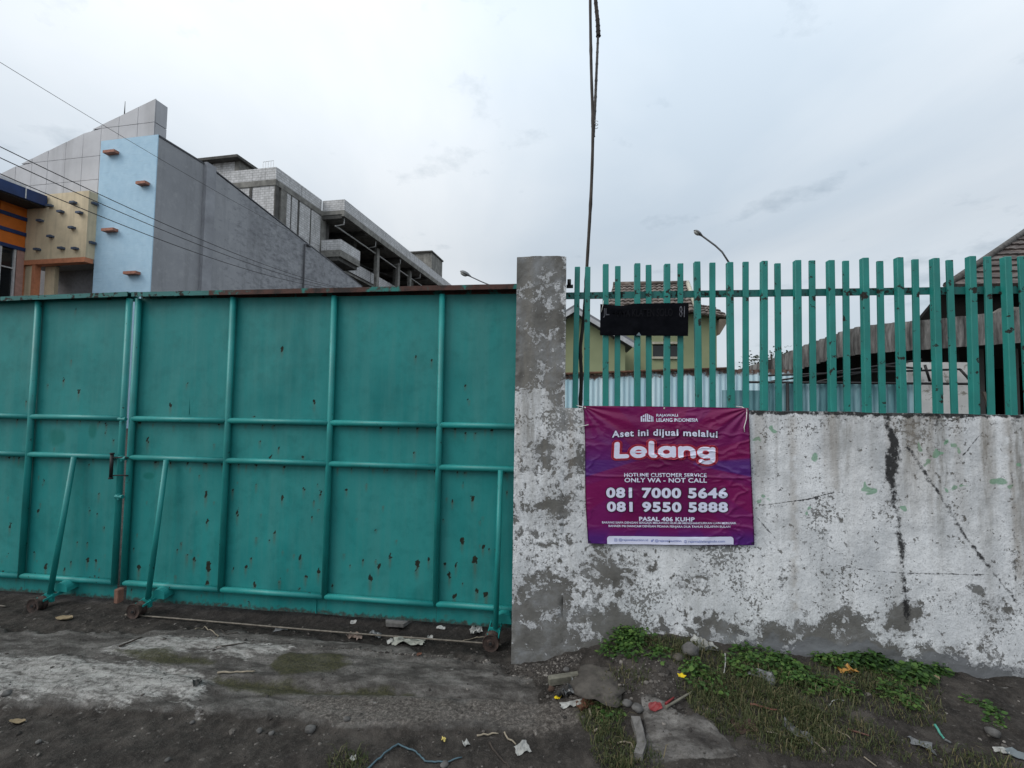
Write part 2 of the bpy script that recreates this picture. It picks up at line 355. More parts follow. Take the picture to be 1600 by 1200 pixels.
def wall_masks(x, z):
    n = fbm(x*5, z*5, 51, 4); n2 = fbm(x*26, z*26, 57, 3)
    gb = np.interp(x, [p[0] for p in WB], [p[1] for p in WB])
    h = z-gb
    peel = 0.315+0.165*(1-sst(-0.05, 0.75, x+(n-0.5)*0.7))
    peel = peel+0.235*sst(1.44, 1.60, z+(n-0.5)*0.5)*(1-sst(-0.05, 0.03, x))     # bare upper pillar
    peel = peel+(0.10+0.20*sst(0.75, 1.15, x))*(1-sst(0.02, 0.24, h+(n-0.5)*0.34))
    peel = peel+0.10*(1-sst(0.2, 0.6, h))
    for (c_, r) in PATCH:
        peel = peel+0.20*np.exp(-((x-c_[0])**2+(z-c_[1])**2)/(r*r))
    peel = peel-0.05+0.30*(fbm(x*1.7, z*1.7, 52, 3)-0.5)+0.10*(n-0.5)
    peel = peel+0.10*sst(1.25, 1.45, z)*sst(0.1, 0.3, x)
    wx_ = (fbm(x*12, z*12, 44, 4)-0.5)*0.09
    md_ = segdist(x+wx_*0.35, z, MOULD)
    tp_ = np.exp(-((z-1.27)/0.14)**2); stain = (0.50+0.34*tp_+0.25*(fbm(x*30, z*9, 45, 3)-0.5)*2)*np.exp(-(md_/(0.019+0.014*tp_))**2)+(0.24+0.14*tp_)*np.exp(-(md_/0.085)**2)
    stain = np.maximum(stain, (0.52+0.42*fbm(x*18, z*18, 46, 3))*np.exp(-(segdist(x+wx_*0.12, z, BARE)/(0.009+0.010*n2))**2))
    for c_ in CRACKS: stain = np.maximum(stain, 0.80*np.exp(-(segdist(x, z+wx_*0.10, c_)/0.0052)**2))
    stain = np.maximum(stain, 0.62*np.exp(-(segdist(x, z+0.014, CRACKS[0])/0.013)**2)*sst(0.5, 0.7, vn(x*85, z*2, 5)))
    stain = np.maximum(stain, 0.9*sst(1.466, 1.480, z+(n2-0.5)*0.03)*sst(0.05, 0.12, x)*(z < 1.6))
    stain = np.maximum(stain, 0.46*sst(1.36, 1.48, z+(n-0.5)*0.12)*sst(0.9, 1.1, x))
    stain = np.maximum(stain, 0.55*np.exp(-((x-2.335)/0.006)**2))
    drip = sst(0.45, 0.75, fbm(x*13, z*0.6, 77, 4))*sst(0.45, 1.40, z+(fbm(x*9, z*0, 78, 2)-0.5)*0.7)
    foot = (1-sst(0.03, 0.15, h+(n-0.5)*0.20))*(0.25+0.75*sst(0.75, 1.15, x+(n-0.5)*0.4))
    brown = sum(0.6*np.exp(-(segdist(x, z, b)/0.022)**2)*sst(0.3, 0.6, n2+0.1) for b in BROWN)
    brown = brown+0.45*sst(0.48, 0.75, fbm(x*14, z*0.8, 88, 3))*sst(0.7, 1.4, z)
    green = np.zeros_like(x)
    for i, c_ in enumerate(GREEN):
        xw_, zw_ = x+(vn(x*30, z*30, 7)-0.5)*0.05, z+(vn(x*30, z*30, 8)-0.5)*0.05; green = np.maximum(green, np.exp(-((xw_-c_[0])**2/(0.013+0.005*(i % 3))**2+(zw_-c_[1])**2/(0.022-0.004*(i % 4))**2)))
    return peel, np.clip(stain, 0, 1), np.clip(brown, 0, 1), green*sst(0.2, 0.6, n2+0.15), foot, drip
wm = M('wall_peeling_whitewash', 0.88, 0, 0.3)
a1 = wm.noise(10, 10, 0.68, dist=0.35); a2 = wm.noise(44, 6, 0.66); a3 = wm.noise(120, 3, 0.6)
fld = wm.math('ADD', wm.math('MULTIPLY', a1, 0.60), wm.math('MULTIPLY', wm.noise(30, 8, 0.75, wm.pos(loc=(1, 2, 9))), 0.40))
val = wm.math('ADD', fld, wm.math('MULTIPLY', wm.math('SUBTRACT', wm.attr('peel'), 0.5), 0.62))
bare = wm.ramp(val, (0.492, 0.0), (0.508, 0.45), (0.530, 1.0))
chips = wm.ramp(wm.math('ADD', wm.noise(34, 5, 0.6, wm.pos(loc=(3, 5, 1))), wm.math('MULTIPLY', wm.attr('peel'), 0.12)), (0.672, 0.0), (0.71, 0.9))
chips2 = wm.ramp(wm.math('ADD', wm.noise(75, 4, 0.6, wm.pos(loc=(9, 1, 3))), wm.math('MULTIPLY', wm.math('SUBTRACT', wm.noise(3, 3, 0.5), 0.5), 1.3)), (0.69, 0.0), (0.715, 0.9))
chips = wm.math('MAXIMUM', chips, chips2)
bare = wm.math('MAXIMUM', bare, chips)
white = wm.ramp(wm.noise(5, 7, 0.6), (0.3, (0.48, 0.50, 0.52)), (0.6, (0.70, 0.717, 0.735)))
white = wm.mix(wm.ramp(wm.noise(16, 5, 0.6, wm.pos(scale=(1, 1, 0.09))), (0.5, 0.0), (0.78, 0.55)), white, (0.33, 0.33, 0.32))
white = wm.mix(wm.ramp(a3, (0.50, 0.0), (0.70, 0.55)), white, (0.30, 0.31, 0.32))
mott = wm.ramp(wm.math('ADD', wm.noise(70, 6, 0.8), wm.math('MULTIPLY', wm.math('SUBTRACT', wm.attr('peel'), 0.4), 0.75)), (0.53, 0.0), (0.66, 0.7))
white = wm.mix(mott, white, (0.27, 0.275, 0.28))
plas = wm.ramp(wm.noise(6, 7, 0.65, wm.pos(loc=(7, 2, 4))), (0.32, (0.080, 0.077, 0.071)), (0.5, (0.135, 0.133, 0.128)), (0.68, (0.23, 0.24, 0.25)))
plas = wm.mix(wm.ramp(a2, (0.4, 0.0), (0.7, 0.6)), plas, (0.13, 0.128, 0.115))
wc = wm.mix(bare, white, plas)
wc = wm.mix(wm.math('MULTIPLY', wm.ramp(wm.math('ADD', wm.attr('foot'), wm.math('MULTIPLY', wm.math('SUBTRACT', fld, 0.5), 2.2)), (0.42, 0.0), (0.62, 1.0)), 0.9), wc, wm.ramp(wm.noise(8, 6, 0.65, wm.pos(scale=(0.5, 1, 1.6))), (0.32, (0.095, 0.098, 0.10)), (0.68, (0.185, 0.195, 0.21))))
wc = wm.mix(wm.math('MULTIPLY', wm.attr('drip'), wm.ramp(wm.noise(50, 4, 0.6, wm.pos(scale=(1, 1, 0.15))), (0.35, 0.2), (0.65, 0.85))), wc, (0.19, 0.18, 0.16))
rim = wm.ramp(val, (0.478, 0.0), (0.503, 0.55), (0.524, 0.0))
wc = wm.mix(rim, wc, (0.70, 0.72, 0.75))
wc = wm.mix(wm.ramp(wm.math('MULTIPLY', wm.attr('green'), wm.math('ADD', a2, 0.5)), (0.24, 0.0), (0.42, 0.75)), wc, (0.13, 0.30, 0.18))
wc = wm.mix(wm.math('MULTIPLY', wm.attr('brown'), 0.62), wc, (0.22, 0.175, 0.125))
st = wm.ramp(wm.math('ADD', wm.attr('stain'), wm.math('ADD', wm.math('MULTIPLY', wm.math('SUBTRACT', wm.noise(46, 7, 0.75, wm.pos(loc=(2, 8, 5))), 0.5), 2.0), wm.math('MULTIPLY', wm.math('SUBTRACT', a1, 0.5), 1.3))), (0.46, 0.0), (0.80, 0.96))
wc = wm.mix(st, wc, (0.014, 0.014, 0.015))
wm.base(wc)
wm.bump(wm.math('SUBTRACT', wm.math('MULTIPLY', wm.math('ADD', a2, wm.math('MULTIPLY', a3, 0.5)), 0.5), wm.math('MULTIPLY', bare, 0.40)), 0.8, 0.008)
def slab_mesh(name, x0, x1, y0, y1, z0, z1, mat, parent, step=0.0065, rough=0.004, top_rough=0.006):
    """wall slab: dense front face, plain sides with their own edges"""
    nx, nz = int(round((x1-x0)/step))+1, int((z1-z0)/step)+2
    u, v = np.meshgrid(np.linspace(x0, x1, nx), np.linspace(z0, z1, nz))
    d = (fbm(u*3, v*3, 61, 4)-0.5)*rough*2+(fbm(u*20, v*20, 62, 3)-0.5)*rough
    zt = v+np.where(v > z1-0.001, (fbm(u*9, u*0, 63, 4)-0.5)*top_rough*2, 0)
    ej = np.minimum(np.minimum(u-x0, x1-u), 0.03)/0.03; tj = np.clip((z1-v)/0.03, 0, 1)
    chipd = 0.010*np.clip(fbm(u*14, v*14, 64, 3)-0.52, 0, 1)*4*(1-np.minimum(ej if name != 'wall_body' else 1, tj))
    d = d+chipd
    F = np.stack([u, y0+d, zt], -1); n = nx*nz; idx = np.arange(n).reshape(nz, nx)
    co = [F.reshape(-1, 3)]; q = [np.stack([idx[:-1, :-1], idx[:-1, 1:], idx[1:, 1:], idx[1:, :-1]], -1).reshape(-1, 4)]; base_ = n; par_ = [(u.ravel(), v.ravel())]
    for e_, fl in ((F[-1], 0), (F[0], 1), (F[:, 0], 0), (F[:, -1], 1)):
        k = len(e_); bk = e_.copy(); bk[:, 1] = y1; co += [e_, bk]; i = np.arange(k-1); s_ = np.stack([i, i+1, i+1+k, i+k], 1)+base_; q.append(s_[:, ::-1] if fl else s_); base_ += 2*k; par_ += [(e_[:, 0], e_[:, 2])]*2
    bq = np.array([[x0, y1, z0], [x1, y1, z0], [x1, y1, z1], [x0, y1, z1]]); co.append(bq); q.append(np.array([[3, 2, 1, 0]])+base_); par_.append((bq[:, 0], bq[:, 2]))
    o = npmesh(name, np.concatenate(co), np.concatenate(q), mat, parent, True)
    mk = wall_masks(np.concatenate([p[0] for p in par_]), np.concatenate([p[1] for p in par_]))
    for k, a in zip(('peel', 'stain', 'brown', 'green', 'foot', 'drip'), mk): setattr_f(o, k, a)
    return o
wall = thing('boundary_wall', (2.0, DW+0.08, 0), 'low wall of flaking white paint under the green bar fence', 'wall')
slab_mesh('wall_body', -0.0150, 4.6, DW, DW+0.16, -0.35, 1.492, wm.m, wall)
pillar = thing('gate_pillar', (-0.165, DW+0.15, 0), 'tall square bare grey pillar with peeling whitewash between gate and wall', 'pillar')
slab_mesh('pillar_shaft', -0.3135, -0.0150, DW, DW+0.30, -0.35, 2.405, wm.m, pillar, top_rough=0.008)
dark_iron = plain('dark_iron', (0.02, 0.02, 0.021), 0.6, 0.3)
tube('hinge_pin', [(-0.012, DW+0.06, 2.235), (0.028, DW+0.06, 2.235)], 0.011, dark_iron, pillar)
tube('hinge_cap', [(0.004, DW+0.05, 2.24), (0.004, DW+0.05, 2.275)], 0.012, dark_iron, pillar)

# ================================================================ fence on the wall
def paint_mat(name, base, chip=0.66, rustc=(0.016, 0.014, 0.011), weld=None):
    a = M(name, 0.5, 0, 0.45); n = a.noise(24, 6, 0.62); n2 = a.noise(5, 4, 0.5)
    cc = a.ramp(n2, (0.3, tuple(x*0.8 for x in base)), (0.7, tuple(x*1.15 for x in base)))
    cc = a.mix(a.ramp(a.noise(30, 4, 0.6, a.pos(scale=(1, 1, 0.12))), (0.5, 0), (0.75, 0.35)), cc, tuple(x*0.55 for x in base))
    if weld:
        zs_ = a.n('ShaderNodeSeparateXYZ'); a.t.links.new(a.pos(), zs_.inputs[0]); wz_ = a.math('SUBTRACT', zs_.outputs[2], weld); n = a.math('ADD', n, a.math('MULTIPLY', a.math('POWER', 2.718, a.math('MULTIPLY', a.math('MULTIPLY', wz_, wz_), -900.0)), 0.075))
        tz_ = a.math('GREATER_THAN', zs_.outputs[2], 2.345); n = a.math('ADD', n, a.math('MULTIPLY', tz_, 0.05))
    ch = a.ramp(n, (chip, 0.0), (chip+0.03, 1.0)); cc = a.mix(ch, cc, rustc); a.base(cc)
    a.rough(a.ramp(ch, (0, 0.48), (1, 0.9))); a.bump(a.math('SUBTRACT', a.noise(90, 3, 0.6), ch), 0.3, 0.003)
    return a.m
bar_m = paint_mat('fence_green_paint', (0.013, 0.195, 0.170), 0.625, weld=2.17)
rail_m = paint_mat('fence_rail_paint', (0.010, 0.130, 0.118), 0.56)
fence = thing('bar_fence', (2.0, DW+0.09, 1.49), 'row of upright green steel bars standing on the white wall', 'fence')
FY = DW+0.05
wide = [947.2, 996.6, 1044.3, 1094.2, 1145, 1196, 1249.4, 1303, 1356.8, 1411.8, 1468, 1525, 1583]
thin = [899.4, 917.3, 965.6, 1015.2, 1064.6, 1115, 1166.9, 1218.5, 1272.4, 1325.7, 1381, 1436.5, 1494, 1551.5]
ftop = at(1303, 404.5, FY).z
xw = [at(p, 520, FY).x for p in wide]; xt = [at(p, 520, FY).x for p in thin]
dxp = xw[-1]-xw[-2]
for k in range(1, 8): xw.append(xw[12]+dxp*k*1.0)
for k in range(0, 8): xt.append(xw[12]+dxp*(k+0.46))
rb = random.Random(3)
for i, x in enumerate(xw):
    tl = rb.uniform(-0.008, 0.008); o_ = rb.uniform(-0.007, 0.006); x = x-0.006*(1 if x > 0.5 else 0)
    bm = bmesh.new(); vs = add_box(bm, x-0.017, x+0.017, FY, FY+0.036, 1.47, ftop+o_)
    for v_ in vs:
        if v_.co.z > 2: v_.co.x += tl
    bmesh.ops.bevel(bm, geom=bm.edges[:], offset=0.0025, segments=1, affect='EDGES'); bmobj('bar', bm, bar_m, fence)
for i, x in enumerate(xt):
    tl = rb.uniform(-0.009, 0.009); o_ = rb.uniform(-0.010, 0.006)
    bm = bmesh.new(); vs = add_box(bm, x-0.0165, x+0.0165, FY+0.020, FY+0.0345, 1.47, ftop-0.004+o_)
    for v_ in vs:
        if v_.co.z > 2: v_.co.x += tl
    bmesh.ops.bevel(bm, geom=bm.edges[:], offset=0.002, segments=1, affect='EDGES'); bmobj('slat', bm, bar_m, fence)
rz = at(1150, 458.5, FY+0.04).z
bm = bmesh.new(); add_box(bm, -0.016, 4.6, FY+0.0375, FY+0.042, rz-0.022, rz+0.020); add_box(bm, -0.016, 4.6, FY+0.0425, FY+0.072, rz+0.014, rz+0.0195)
bmobj('rail', bm, rail_m, fence)


# ================================================================ gate
RUST3 = [(262,98,1),(248,272,1),(222,340,1.6),(276,380,1.8),(165,355,1),(90,415,1.4),(592,432,1.4),(652,355,.8),(372,497,1.2),(512,550,2.2),(602,500,1),(745,565,1),(345,735,1.5),(133,795,1.2),(35,848,1.6),
 (560,695,1.6),(715,742,2),(720,830,1.5),(632,905,1.5),(652,945,2.2),(676,960,2.6),(725,990,2.8),(483,990,3),(612,1018,1.5),(720,1045,2.4),(808,722,1.5),(825,800,1.9),(890,885,1.2),(873,958,1.6),(885,1048,2.2),
 (305,965,2),(335,970,1.5),(205,960,1.6),(160,990,2.2),(225,995,1.6),(120,940,1.4),(85,995,1.6),(890,705,1.3),(903,550,1.2),(880,468,1.3),(855,990,1.6),(30,745,1.1),(140,770,.7),(190,575,.7),(395,550,1),(370,520,.8)]
RUST4 = [(82,210,1.6),(182,378,1.4),(498,232,1.1),(549,245,1.1),(655,325,.9),(12,495,1.2),(70,522,1.2),(45,548,1.6),(147,548,1.4),(83,675,1.5),(150,648,1.2),(201,662,1.3),(181,685,1.2),(60,785,1.7),(3,800,1.2),
 (140,860,2),(155,920,1.8),(195,908,2),(75,935,1.6),(345,630,1.2),(283,650,1),(358,925,2.4),(383,888,1.5),(420,858,1.8),(505,880,2.6),(540,865,1.4),(677,675,1.8),(614,687,1.3),(645,810,2),(685,870,3),(605,915,2),
 (625,885,1.6),(710,830,1.5),(620,980,2.2),(720,975,3),(690,965,1.8),(655,470,1.4),(685,470,1.4),(494,535,1.2),(445,460,1),(240,945,1),(335,870,.9),(275,850,.9),(295,885,.8),(500,905,1.3),(590,880,1.2),(665,372,.8),(700,745,.8)]
SY = DG+0.026
RS = [(at(x*.45, 440+y*.45, SY), r) for x, y, r in RUST3]+[(at(400+x*.5, 440+y*.5, SY), r) for x, y, r in RUST4]
rr = random.Random(11)
for k in range(120):
    RS.append((Vector((rr.uniform(-5.3, -0.3), SY, rr.choice((1.361, 1.072, 1.072, 0.185))-0.024-0.01*rr.random())), rr.uniform(0.4, 1.3)))
for k in range(110):
    RS.append((Vector((rr.uniform(-5.3, -0.3), SY, 0.06+1.0*rr.random()**1.7)), rr.uniform(0.35, 0.95)))
def rust_masks(x, z):
    n = fbm(x*45, z*45, 71, 3)
    s = np.zeros_like(x); d = np.zeros_like(x); x0_ = x; z0_ = z
    xq = x+(fbm(x*75, z*75, 72, 2)-0.5)*0.026; zq = z+(fbm(x*75, z*60, 73, 2)-0.5)*0.036
    for p, r in RS:
        rx = 0.0052*r; q = np.hypot((xq-p.x)/rx, (zq-p.z)/(rx*(1.0+1.6*((p.x*613) % 1)))); s = np.maximum(s, np.exp(-q*q*0.75))
        ln = 0.050*r+0.02*((p.x*977) % 1); below = np.clip((p.z-z)/ln, 0, 1); inb = (z < p.z)&(z > p.z-ln)
        d = np.maximum(d, np.where(inb, np.exp(-((x-p.x)/(0.0065*r**0.5))**2)*(1-below)*0.9, 0))
    bot = np.maximum(1-sst(0.02, 0.085, z+(n-0.5)*0.05), 0.50*(1-sst(0.05, 0.55, z+(fbm(x*7, z*3, 74, 3)-0.5)*0.5)))
    return s*(0.55+0.75*n), d, bot
gm = M('gate_teal_paint', 0.55, 0, 0.35)
b1 = gm.noise(2.2, 5, 0.55); b2 = gm.noise(60, 5, 0.62); b3 = gm.noise(12, 4, 0.6, gm.pos(scale=(1, 1, 0.07)))
gc = gm.ramp(b1, (0.3, (0.0045, 0.168, 0.166)), (0.7, (0.011, 0.222, 0.215)))
gc = gm.mix(gm.ramp(gm.noise(0.9, 6, 0.62), (0.46, 0.0), (0.64, 0.55)), gc, (0.030, 0.235, 0.225))
gc = gm.mix(gm.ramp(gm.noise(3.4, 7, 0.7, gm.pos(loc=(4, 0, 2))), (0.50, 0.0), (0.66, 0.5)), gc, (0.003, 0.125, 0.118))
gc = gm.mix(gm.ramp(b3, (0.42, 0.0), (0.70, 0.55)), gc, (0.045, 0.215, 0.205))
gc = gm.mix(gm.ramp(gm.noise(9, 5, 0.6), (0.52, 0.0), (0.7, 0.35)), gc, (0.002, 0.125, 0.122))
gc = gm.mix(gm.ramp(gm.attr('fresh'), (0.3, 0.0), (0.7, 0.9)), gc, (0.0, 0.145, 0.128))
gc = gm.mix(gm.math('MULTIPLY', gm.attr('drip'), gm.ramp(b2, (0.3, 0.45), (0.6, 0.95))), gc, (0.085, 0.065, 0.030))
rmask = gm.ramp(gm.math('ADD', gm.attr('rust'), gm.math('MULTIPLY', gm.math('SUBTRACT', b2, 0.5), 0.5)), (0.34, 0.0), (0.46, 1.0))
rustc = gm.ramp(gm.noise(110, 3, 0.6), (0.35, (0.006, 0.010, 0.008)), (0.64, (0.018, 0.022, 0.012)), (0.80, (0.055, 0.045, 0.020)))
gc = gm.mix(rmask, gc, rustc)
bmask = gm.ramp(gm.math('ADD', gm.math('MULTIPLY', gm.attr('bot'), 0.62), gm.math('SUBTRACT', gm.noise(40, 8, 0.75), 0.5)), (0.38, 0.0), (0.62, 0.85))
gc = gm.mix(bmask, gc, gm.ramp(b2, (0.35, (0.018, 0.016, 0.014)), (0.65, (0.07, 0.045, 0.032))))
gm.base(gc); gm.rough(gm.ramp(rmask, (0, 0.52), (1, 0.9)))
gm.bump(gm.math('SUBTRACT', gm.math('ADD', gm.noise(14, 3, 0.5), gm.math('MULTIPLY', b2, 0.25)), gm.math('MULTIPLY', rmask, 0.5)), 0.22, 0.006)
pipe_m = paint_mat('gate_pipe_paint', (0.011, 0.215, 0.205), 0.665)
cap_m = M('gate_top_rust', 0.85); cn = cap_m.noise(9, 6, 0.65); cap_m.base(cap_m.ramp(cn, (0.38, (0.022, 0.014, 0.012)), (0.5, (0.075, 0.030, 0.022)), (0.56, (0.05, 0.03, 0.025)), (0.62, (0.02, 0.16, 0.14)))); cap_m.bump(cap_m.noise(60, 4, 0.6), 0.4, 0.004)
cap2_m = paint_mat('gate_top_paint', (0.010, 0.135, 0.128), 0.55)
wheel_m = M('rusty_wheel_iron', 0.85, 0.2); wheel_m.base(wheel_m.ramp(wheel_m.noise(40, 5, 0.6), (0.35, (0.022, 0.016, 0.014)), (0.6, (0.062, 0.040, 0.033)), (0.75, (0.10, 0.065, 0.05)))); wheel_m.bump(wheel_m.noise(120, 3), 0.4, 0.003); wheel_m = wheel_m.m
R1, R2, R3, RT_ = 1.361, 1.072, 0.152, 2.268
FRESH = [(at(90, 684, SY), 0.085, 0.075), (at(147, 672, SY), 0.04, 0.07), (at(40, 725, SY), 0.10, 0.05), (at(232, 744, SY), 0.05, 0.03)]
def panel(x0, x1, zb, zt, parent, seed):
    st_ = 0.0105; nx, nz = int((x1-x0)/st_)+2, int((zt-zb)/st_)+2
    hold = {}
    def fn(u, v):
        X = x0+(x1-x0)*u; Z = zb+(zt-zb)*v
        Y = SY+(fbm(X*2.2+seed, Z*1.6, 81, 3)-0.5)*0.030*np.sin(np.pi*u)+(fbm(X*9, Z*5, 82, 2)-0.5)*0.0022
        hold['x'], hold['z'] = X, Z; return X, Y, Z
    o = grid('sheet_panel', nx, nz, fn, gm.m, parent, True)
    s, d, b = rust_masks(hold['x'], hold['z'])
    fr = np.zeros_like(s)
    for c_, rx, rz_ in FRESH: fr = np.maximum(fr, np.exp(-((hold['x']-c_.x)/rx)**2-((hold['z']-c_.z)/rz_)**2)*(0.65+0.7*fbm(hold['x']*20, hold['z']*20, 5, 3)))
    setattr_f(o, 'rust', s); setattr_f(o, 'drip', d); setattr_f(o, 'bot', b); setattr_f(o, 'fresh', np.clip(fr, 0, 1))
    return o
PR = 0.0215
def gate_leaf(label, xs_, capz, pipes, cap_mats, bottom):
    x0, x1 = xs_
    t = thing('gate_leaf', ((x0+x1)/2, DG, 0), label, 'gate')
    ed = sorted(set([x0]+pipes+[x1]))
    for i, (a, b) in enumerate(zip(ed[:-1], ed[1:])):
        if b-a > 0.12: panel(a+0.0008, b-0.0008, bottom, RT_+0.004, t, i*3.7)
    for x in pipes:
        tube('frame_pipe', [(x, DG, R3-0.012), (x, DG, 1.2), (x, DG, RT_)], PR, pipe_m, t, 14)
    for z in (R1, R2, R3):
        for a, b in zip(pipes[:-1], pipes[1:]):
            tube('rail_pipe', [(a+PR*0.4, DG, z+(0.003 if z == R3 else 0)), ((a+b)/2, DG-0.001, z+rr.uniform(-.002, .002)), (b-PR*0.4, DG, z)], PR*0.97, pipe_m, t, 14)
    zc0, zc1 = capz
    for mat_, a, b in cap_mats:
        za = zc0+(zc1-zc0)*(a-x0)/(x1-x0); zb = zc0+(zc1-zc0)*(b-x0)/(x1-x0)
        n_ = 14; bm = bmesh.new(); P = []
        for k in range(n_+1):
            f = k/n_; x = a+(b-a)*f; zt = za+(zb-za)*f+rr.uniform(-.0015, .0015)
            P.append([bm.verts.new((x, y_, z_)) for y_, z_ in ((DG-0.045, zt), (DG+0.05, zt+0.004), (DG+0.05, RT_-0.01), (DG+0.035, RT_-0.01), (DG+0.035, zt-0.004), (DG-0.041, zt-0.006), (DG-0.041, zt-0.034), (DG-0.045, zt-0.034))])
        for p, q in zip(P[:-1], P[1:]):
            for k in range(8): bm.faces.new((p[k], p[(k+1) % 8], q[(k+1) % 8], q[k]))
        bm.faces.new(P[0]); bm.faces.new(P[-1][::-1]); bmobj('top_cap', bm, mat_, t)
    return t
lg = gate_leaf('left green sheet metal gate leaf with one wheel and the bolt latch', (-5.75, -3.3), (2.265, 2.312), [-5.70, -4.905, -4.110, -3.3145], [(cap2_m, -5.75, -3.29)], 0.022)
rg = gate_leaf('wide right green gate leaf with two wheels reaching the grey pillar', (-3.2375, -0.06), (2.309, 2.324), [-3.2375, -2.4565, -1.6685, -0.873, -0.085], [(cap2_m, -3.255, -2.62), (cap_m.m, -2.62, -0.06)], 0.020)
tube('seam_strip', [(at(305, 470, SY).x, SY-0.004, 1.40), (at(305, 470, SY).x, SY-0.004, RT_-0.005)], 0.003, gm.m, rg, 6)
box('bottom_seam', -1.745, -1.738, SY-0.006, SY-0.001, 0.025, R3-0.03, gm.m, rg)
def lathe(bm, c, prof, seg=24):
    """prof: list of (offset along y, radius)"""
    rings = [[bm.verts.new((c[0]+r*math.cos(2*math.pi*k/seg), c[1]+d, c[2]+r*math.sin(2*math.pi*k/seg))) for k in range(seg)] for d, r in prof]
    for a, b in zip(rings[:-1], rings[1:]):
        for k in range(seg): bm.faces.new((a[k], b[k], b[(k+1) % seg], a[(k+1) % seg]))
    bm.faces.new(rings[0]); bm.faces.new(rings[-1][::-1])
def wheel_unit(leaf, topx, wx, wy, r=0.050, straight=False):
    wz = g1(wx, wy)+r-0.002
    t = leaf; y0 = wy
    # slanted brace pipe from the second rail down to the wheel carriage
    tube('brace_pipe', [(topx, DG-0.028, R2-0.004), (wx+0.016, y0+0.062, wz+0.050)], PR*0.82, pipe_m, t, 12)
    bm = bmesh.new(); lathe(bm, (wx, wy, wz), [(-0.036, 0.014), (-0.036, r*0.40), (-0.030, r*0.44), (-0.032, r*0.80), (-0.036, r*0.98), (-0.030, r), (-0.018, r*0.97), (-0.010, r*0.78), (0.010, r*0.78), (0.018, r*0.95), (0.030, r*0.97), (0.034, r*0.6), (0.034, 0.012)])
    wo_ = bmobj('wheel', bm, wheel_m, t, False)
    tube('axle', [(wx, wy-0.042, wz), (wx, wy+0.075, wz)], 0.009, dark_iron, wo_, 8)
    bm = bmesh.new()
    for sx in (-0.030, 0.042):
        add_prism(bm, [(wx+sx, wy-0.004, wz+0.020), (wx+sx, DG-0.01, wz+0.034), (wx+sx, DG-0.01, wz+0.056), (wx+sx, wy-0.004, wz+0.034)], (0.006, 0, 0))
    add_box(bm, wx-0.024, wx+0.042, wy+0.055, wy+0.075, wz-0.008, wz+0.05)
    bmobj('wheel_bracket', bm, pipe_m, t)
    # rounded sheet housing against the gate
    bm = bmesh.new(); n_ = 10; A = []; B = []
    for k in range(n_+1):
        an = math.pi*k/n_; dx_ = 0.052*math.cos(an); dz_ = 0.062*math.sin(an)**0.7
        A.append(bm.verts.new((wx+0.062+dx_, DG-0.060, R3-0.068+dz_))); B.append(bm.verts.new((wx+0.062+dx_*1.1, DG+0.022, R3-0.056+dz_*1.15)))
    for k in range(n_): bm.faces.new((A[k], A[k+1], B[k+1], B[k]))
    bm.faces.new(A); bm.faces.new(B[::-1]); bm.faces.new((A[0], B[0], B[-1], A[-1])); bmobj('wheel_housing', bm, pipe_m, t, False)
wheel_unit(lg, at(122, 712, DG).x, at(60, 935, 2.945).x, 2.945)
wheel_unit(rg, at(265, 718, DG).x, at(215, 945, 2.945).x, 2.945)
wheel_unit(rg, at(783, 735, DG).x, at(768, 990, 2.935).x, 2.935, 0.052)
# bolt latch and pivots on the meeting edges
def P(px, py, d=0.0): q = at(px, py, DG-d); return q
bx = P(175, 712, 0.05); bz0, bz1 = P(175, 746, 0.05).z, P(175, 710, 0.05).z
lt = tube('latch', [(bx.x, DG-0.05, bz0), (bx.x, DG-0.05, bz1)], 0.0115, dark_iron, lg, 10)
tube('latch_knob', [(bx.x, DG-0.05, bz0-0.012), (bx.x, DG-0.05, bz0-0.001)], 0.015, dark_iron, lt, 10)
tube('latch_knob', [(bx.x, DG-0.05, bz1+0.001), (bx.x, DG-0.05, bz1+0.012)], 0.015, dark_iron, lt, 10)
tube('latch_bolt', [(bx.x, DG-0.05, bz0+0.012), (bx.x+0.06, DG-0.04, bz0+0.016), (bx.x+0.12, DG-0.03, bz0+0.014)], 0.005, dark_iron, lt, 6)
tube('latch_bolt', [(bx.x, DG-0.05, bz1-0.025), (bx.x+0.06, DG-0.04, bz1-0.022), (bx.x+0.115, DG-0.03, bz1-0.024)], 0.006, dark_iron, lt, 6)
for px, py in ((191, 655), (191, 716), (186, 776)):
    c0 = P(px, py, 0.03); bm = bmesh.new(); add_tube(bm, [(c0.x-0.028, DG-0.03, c0.z), (c0.x+0.03, DG-0.03, c0.z)], 0.014, 10); add_tube(bm, [(c0.x, DG-0.032, c0.z-0.022), (c0.x, DG-0.032, c0.z+0.02)], 0.010, 8)
    bmobj('latch_lug', bm, pipe_m, lg, False)
# brick stop at the foot of the meeting edges
brick_m = plain('brick_dull_red', (0.20, 0.105, 0.075), 0.9, var=0.25, scale=20, bump=0.5)
q = at(181, 922, DG+0.0)
bs = box('gate_stop', q.x-0.018, q.x+0.022, DG+0.0, DG+0.05, -0.05, 0.10, brick_m, None, 0.006); origin_base(bs)
tag(bs, 'small reddish brick block at the foot between the gate leaves', 'brick')
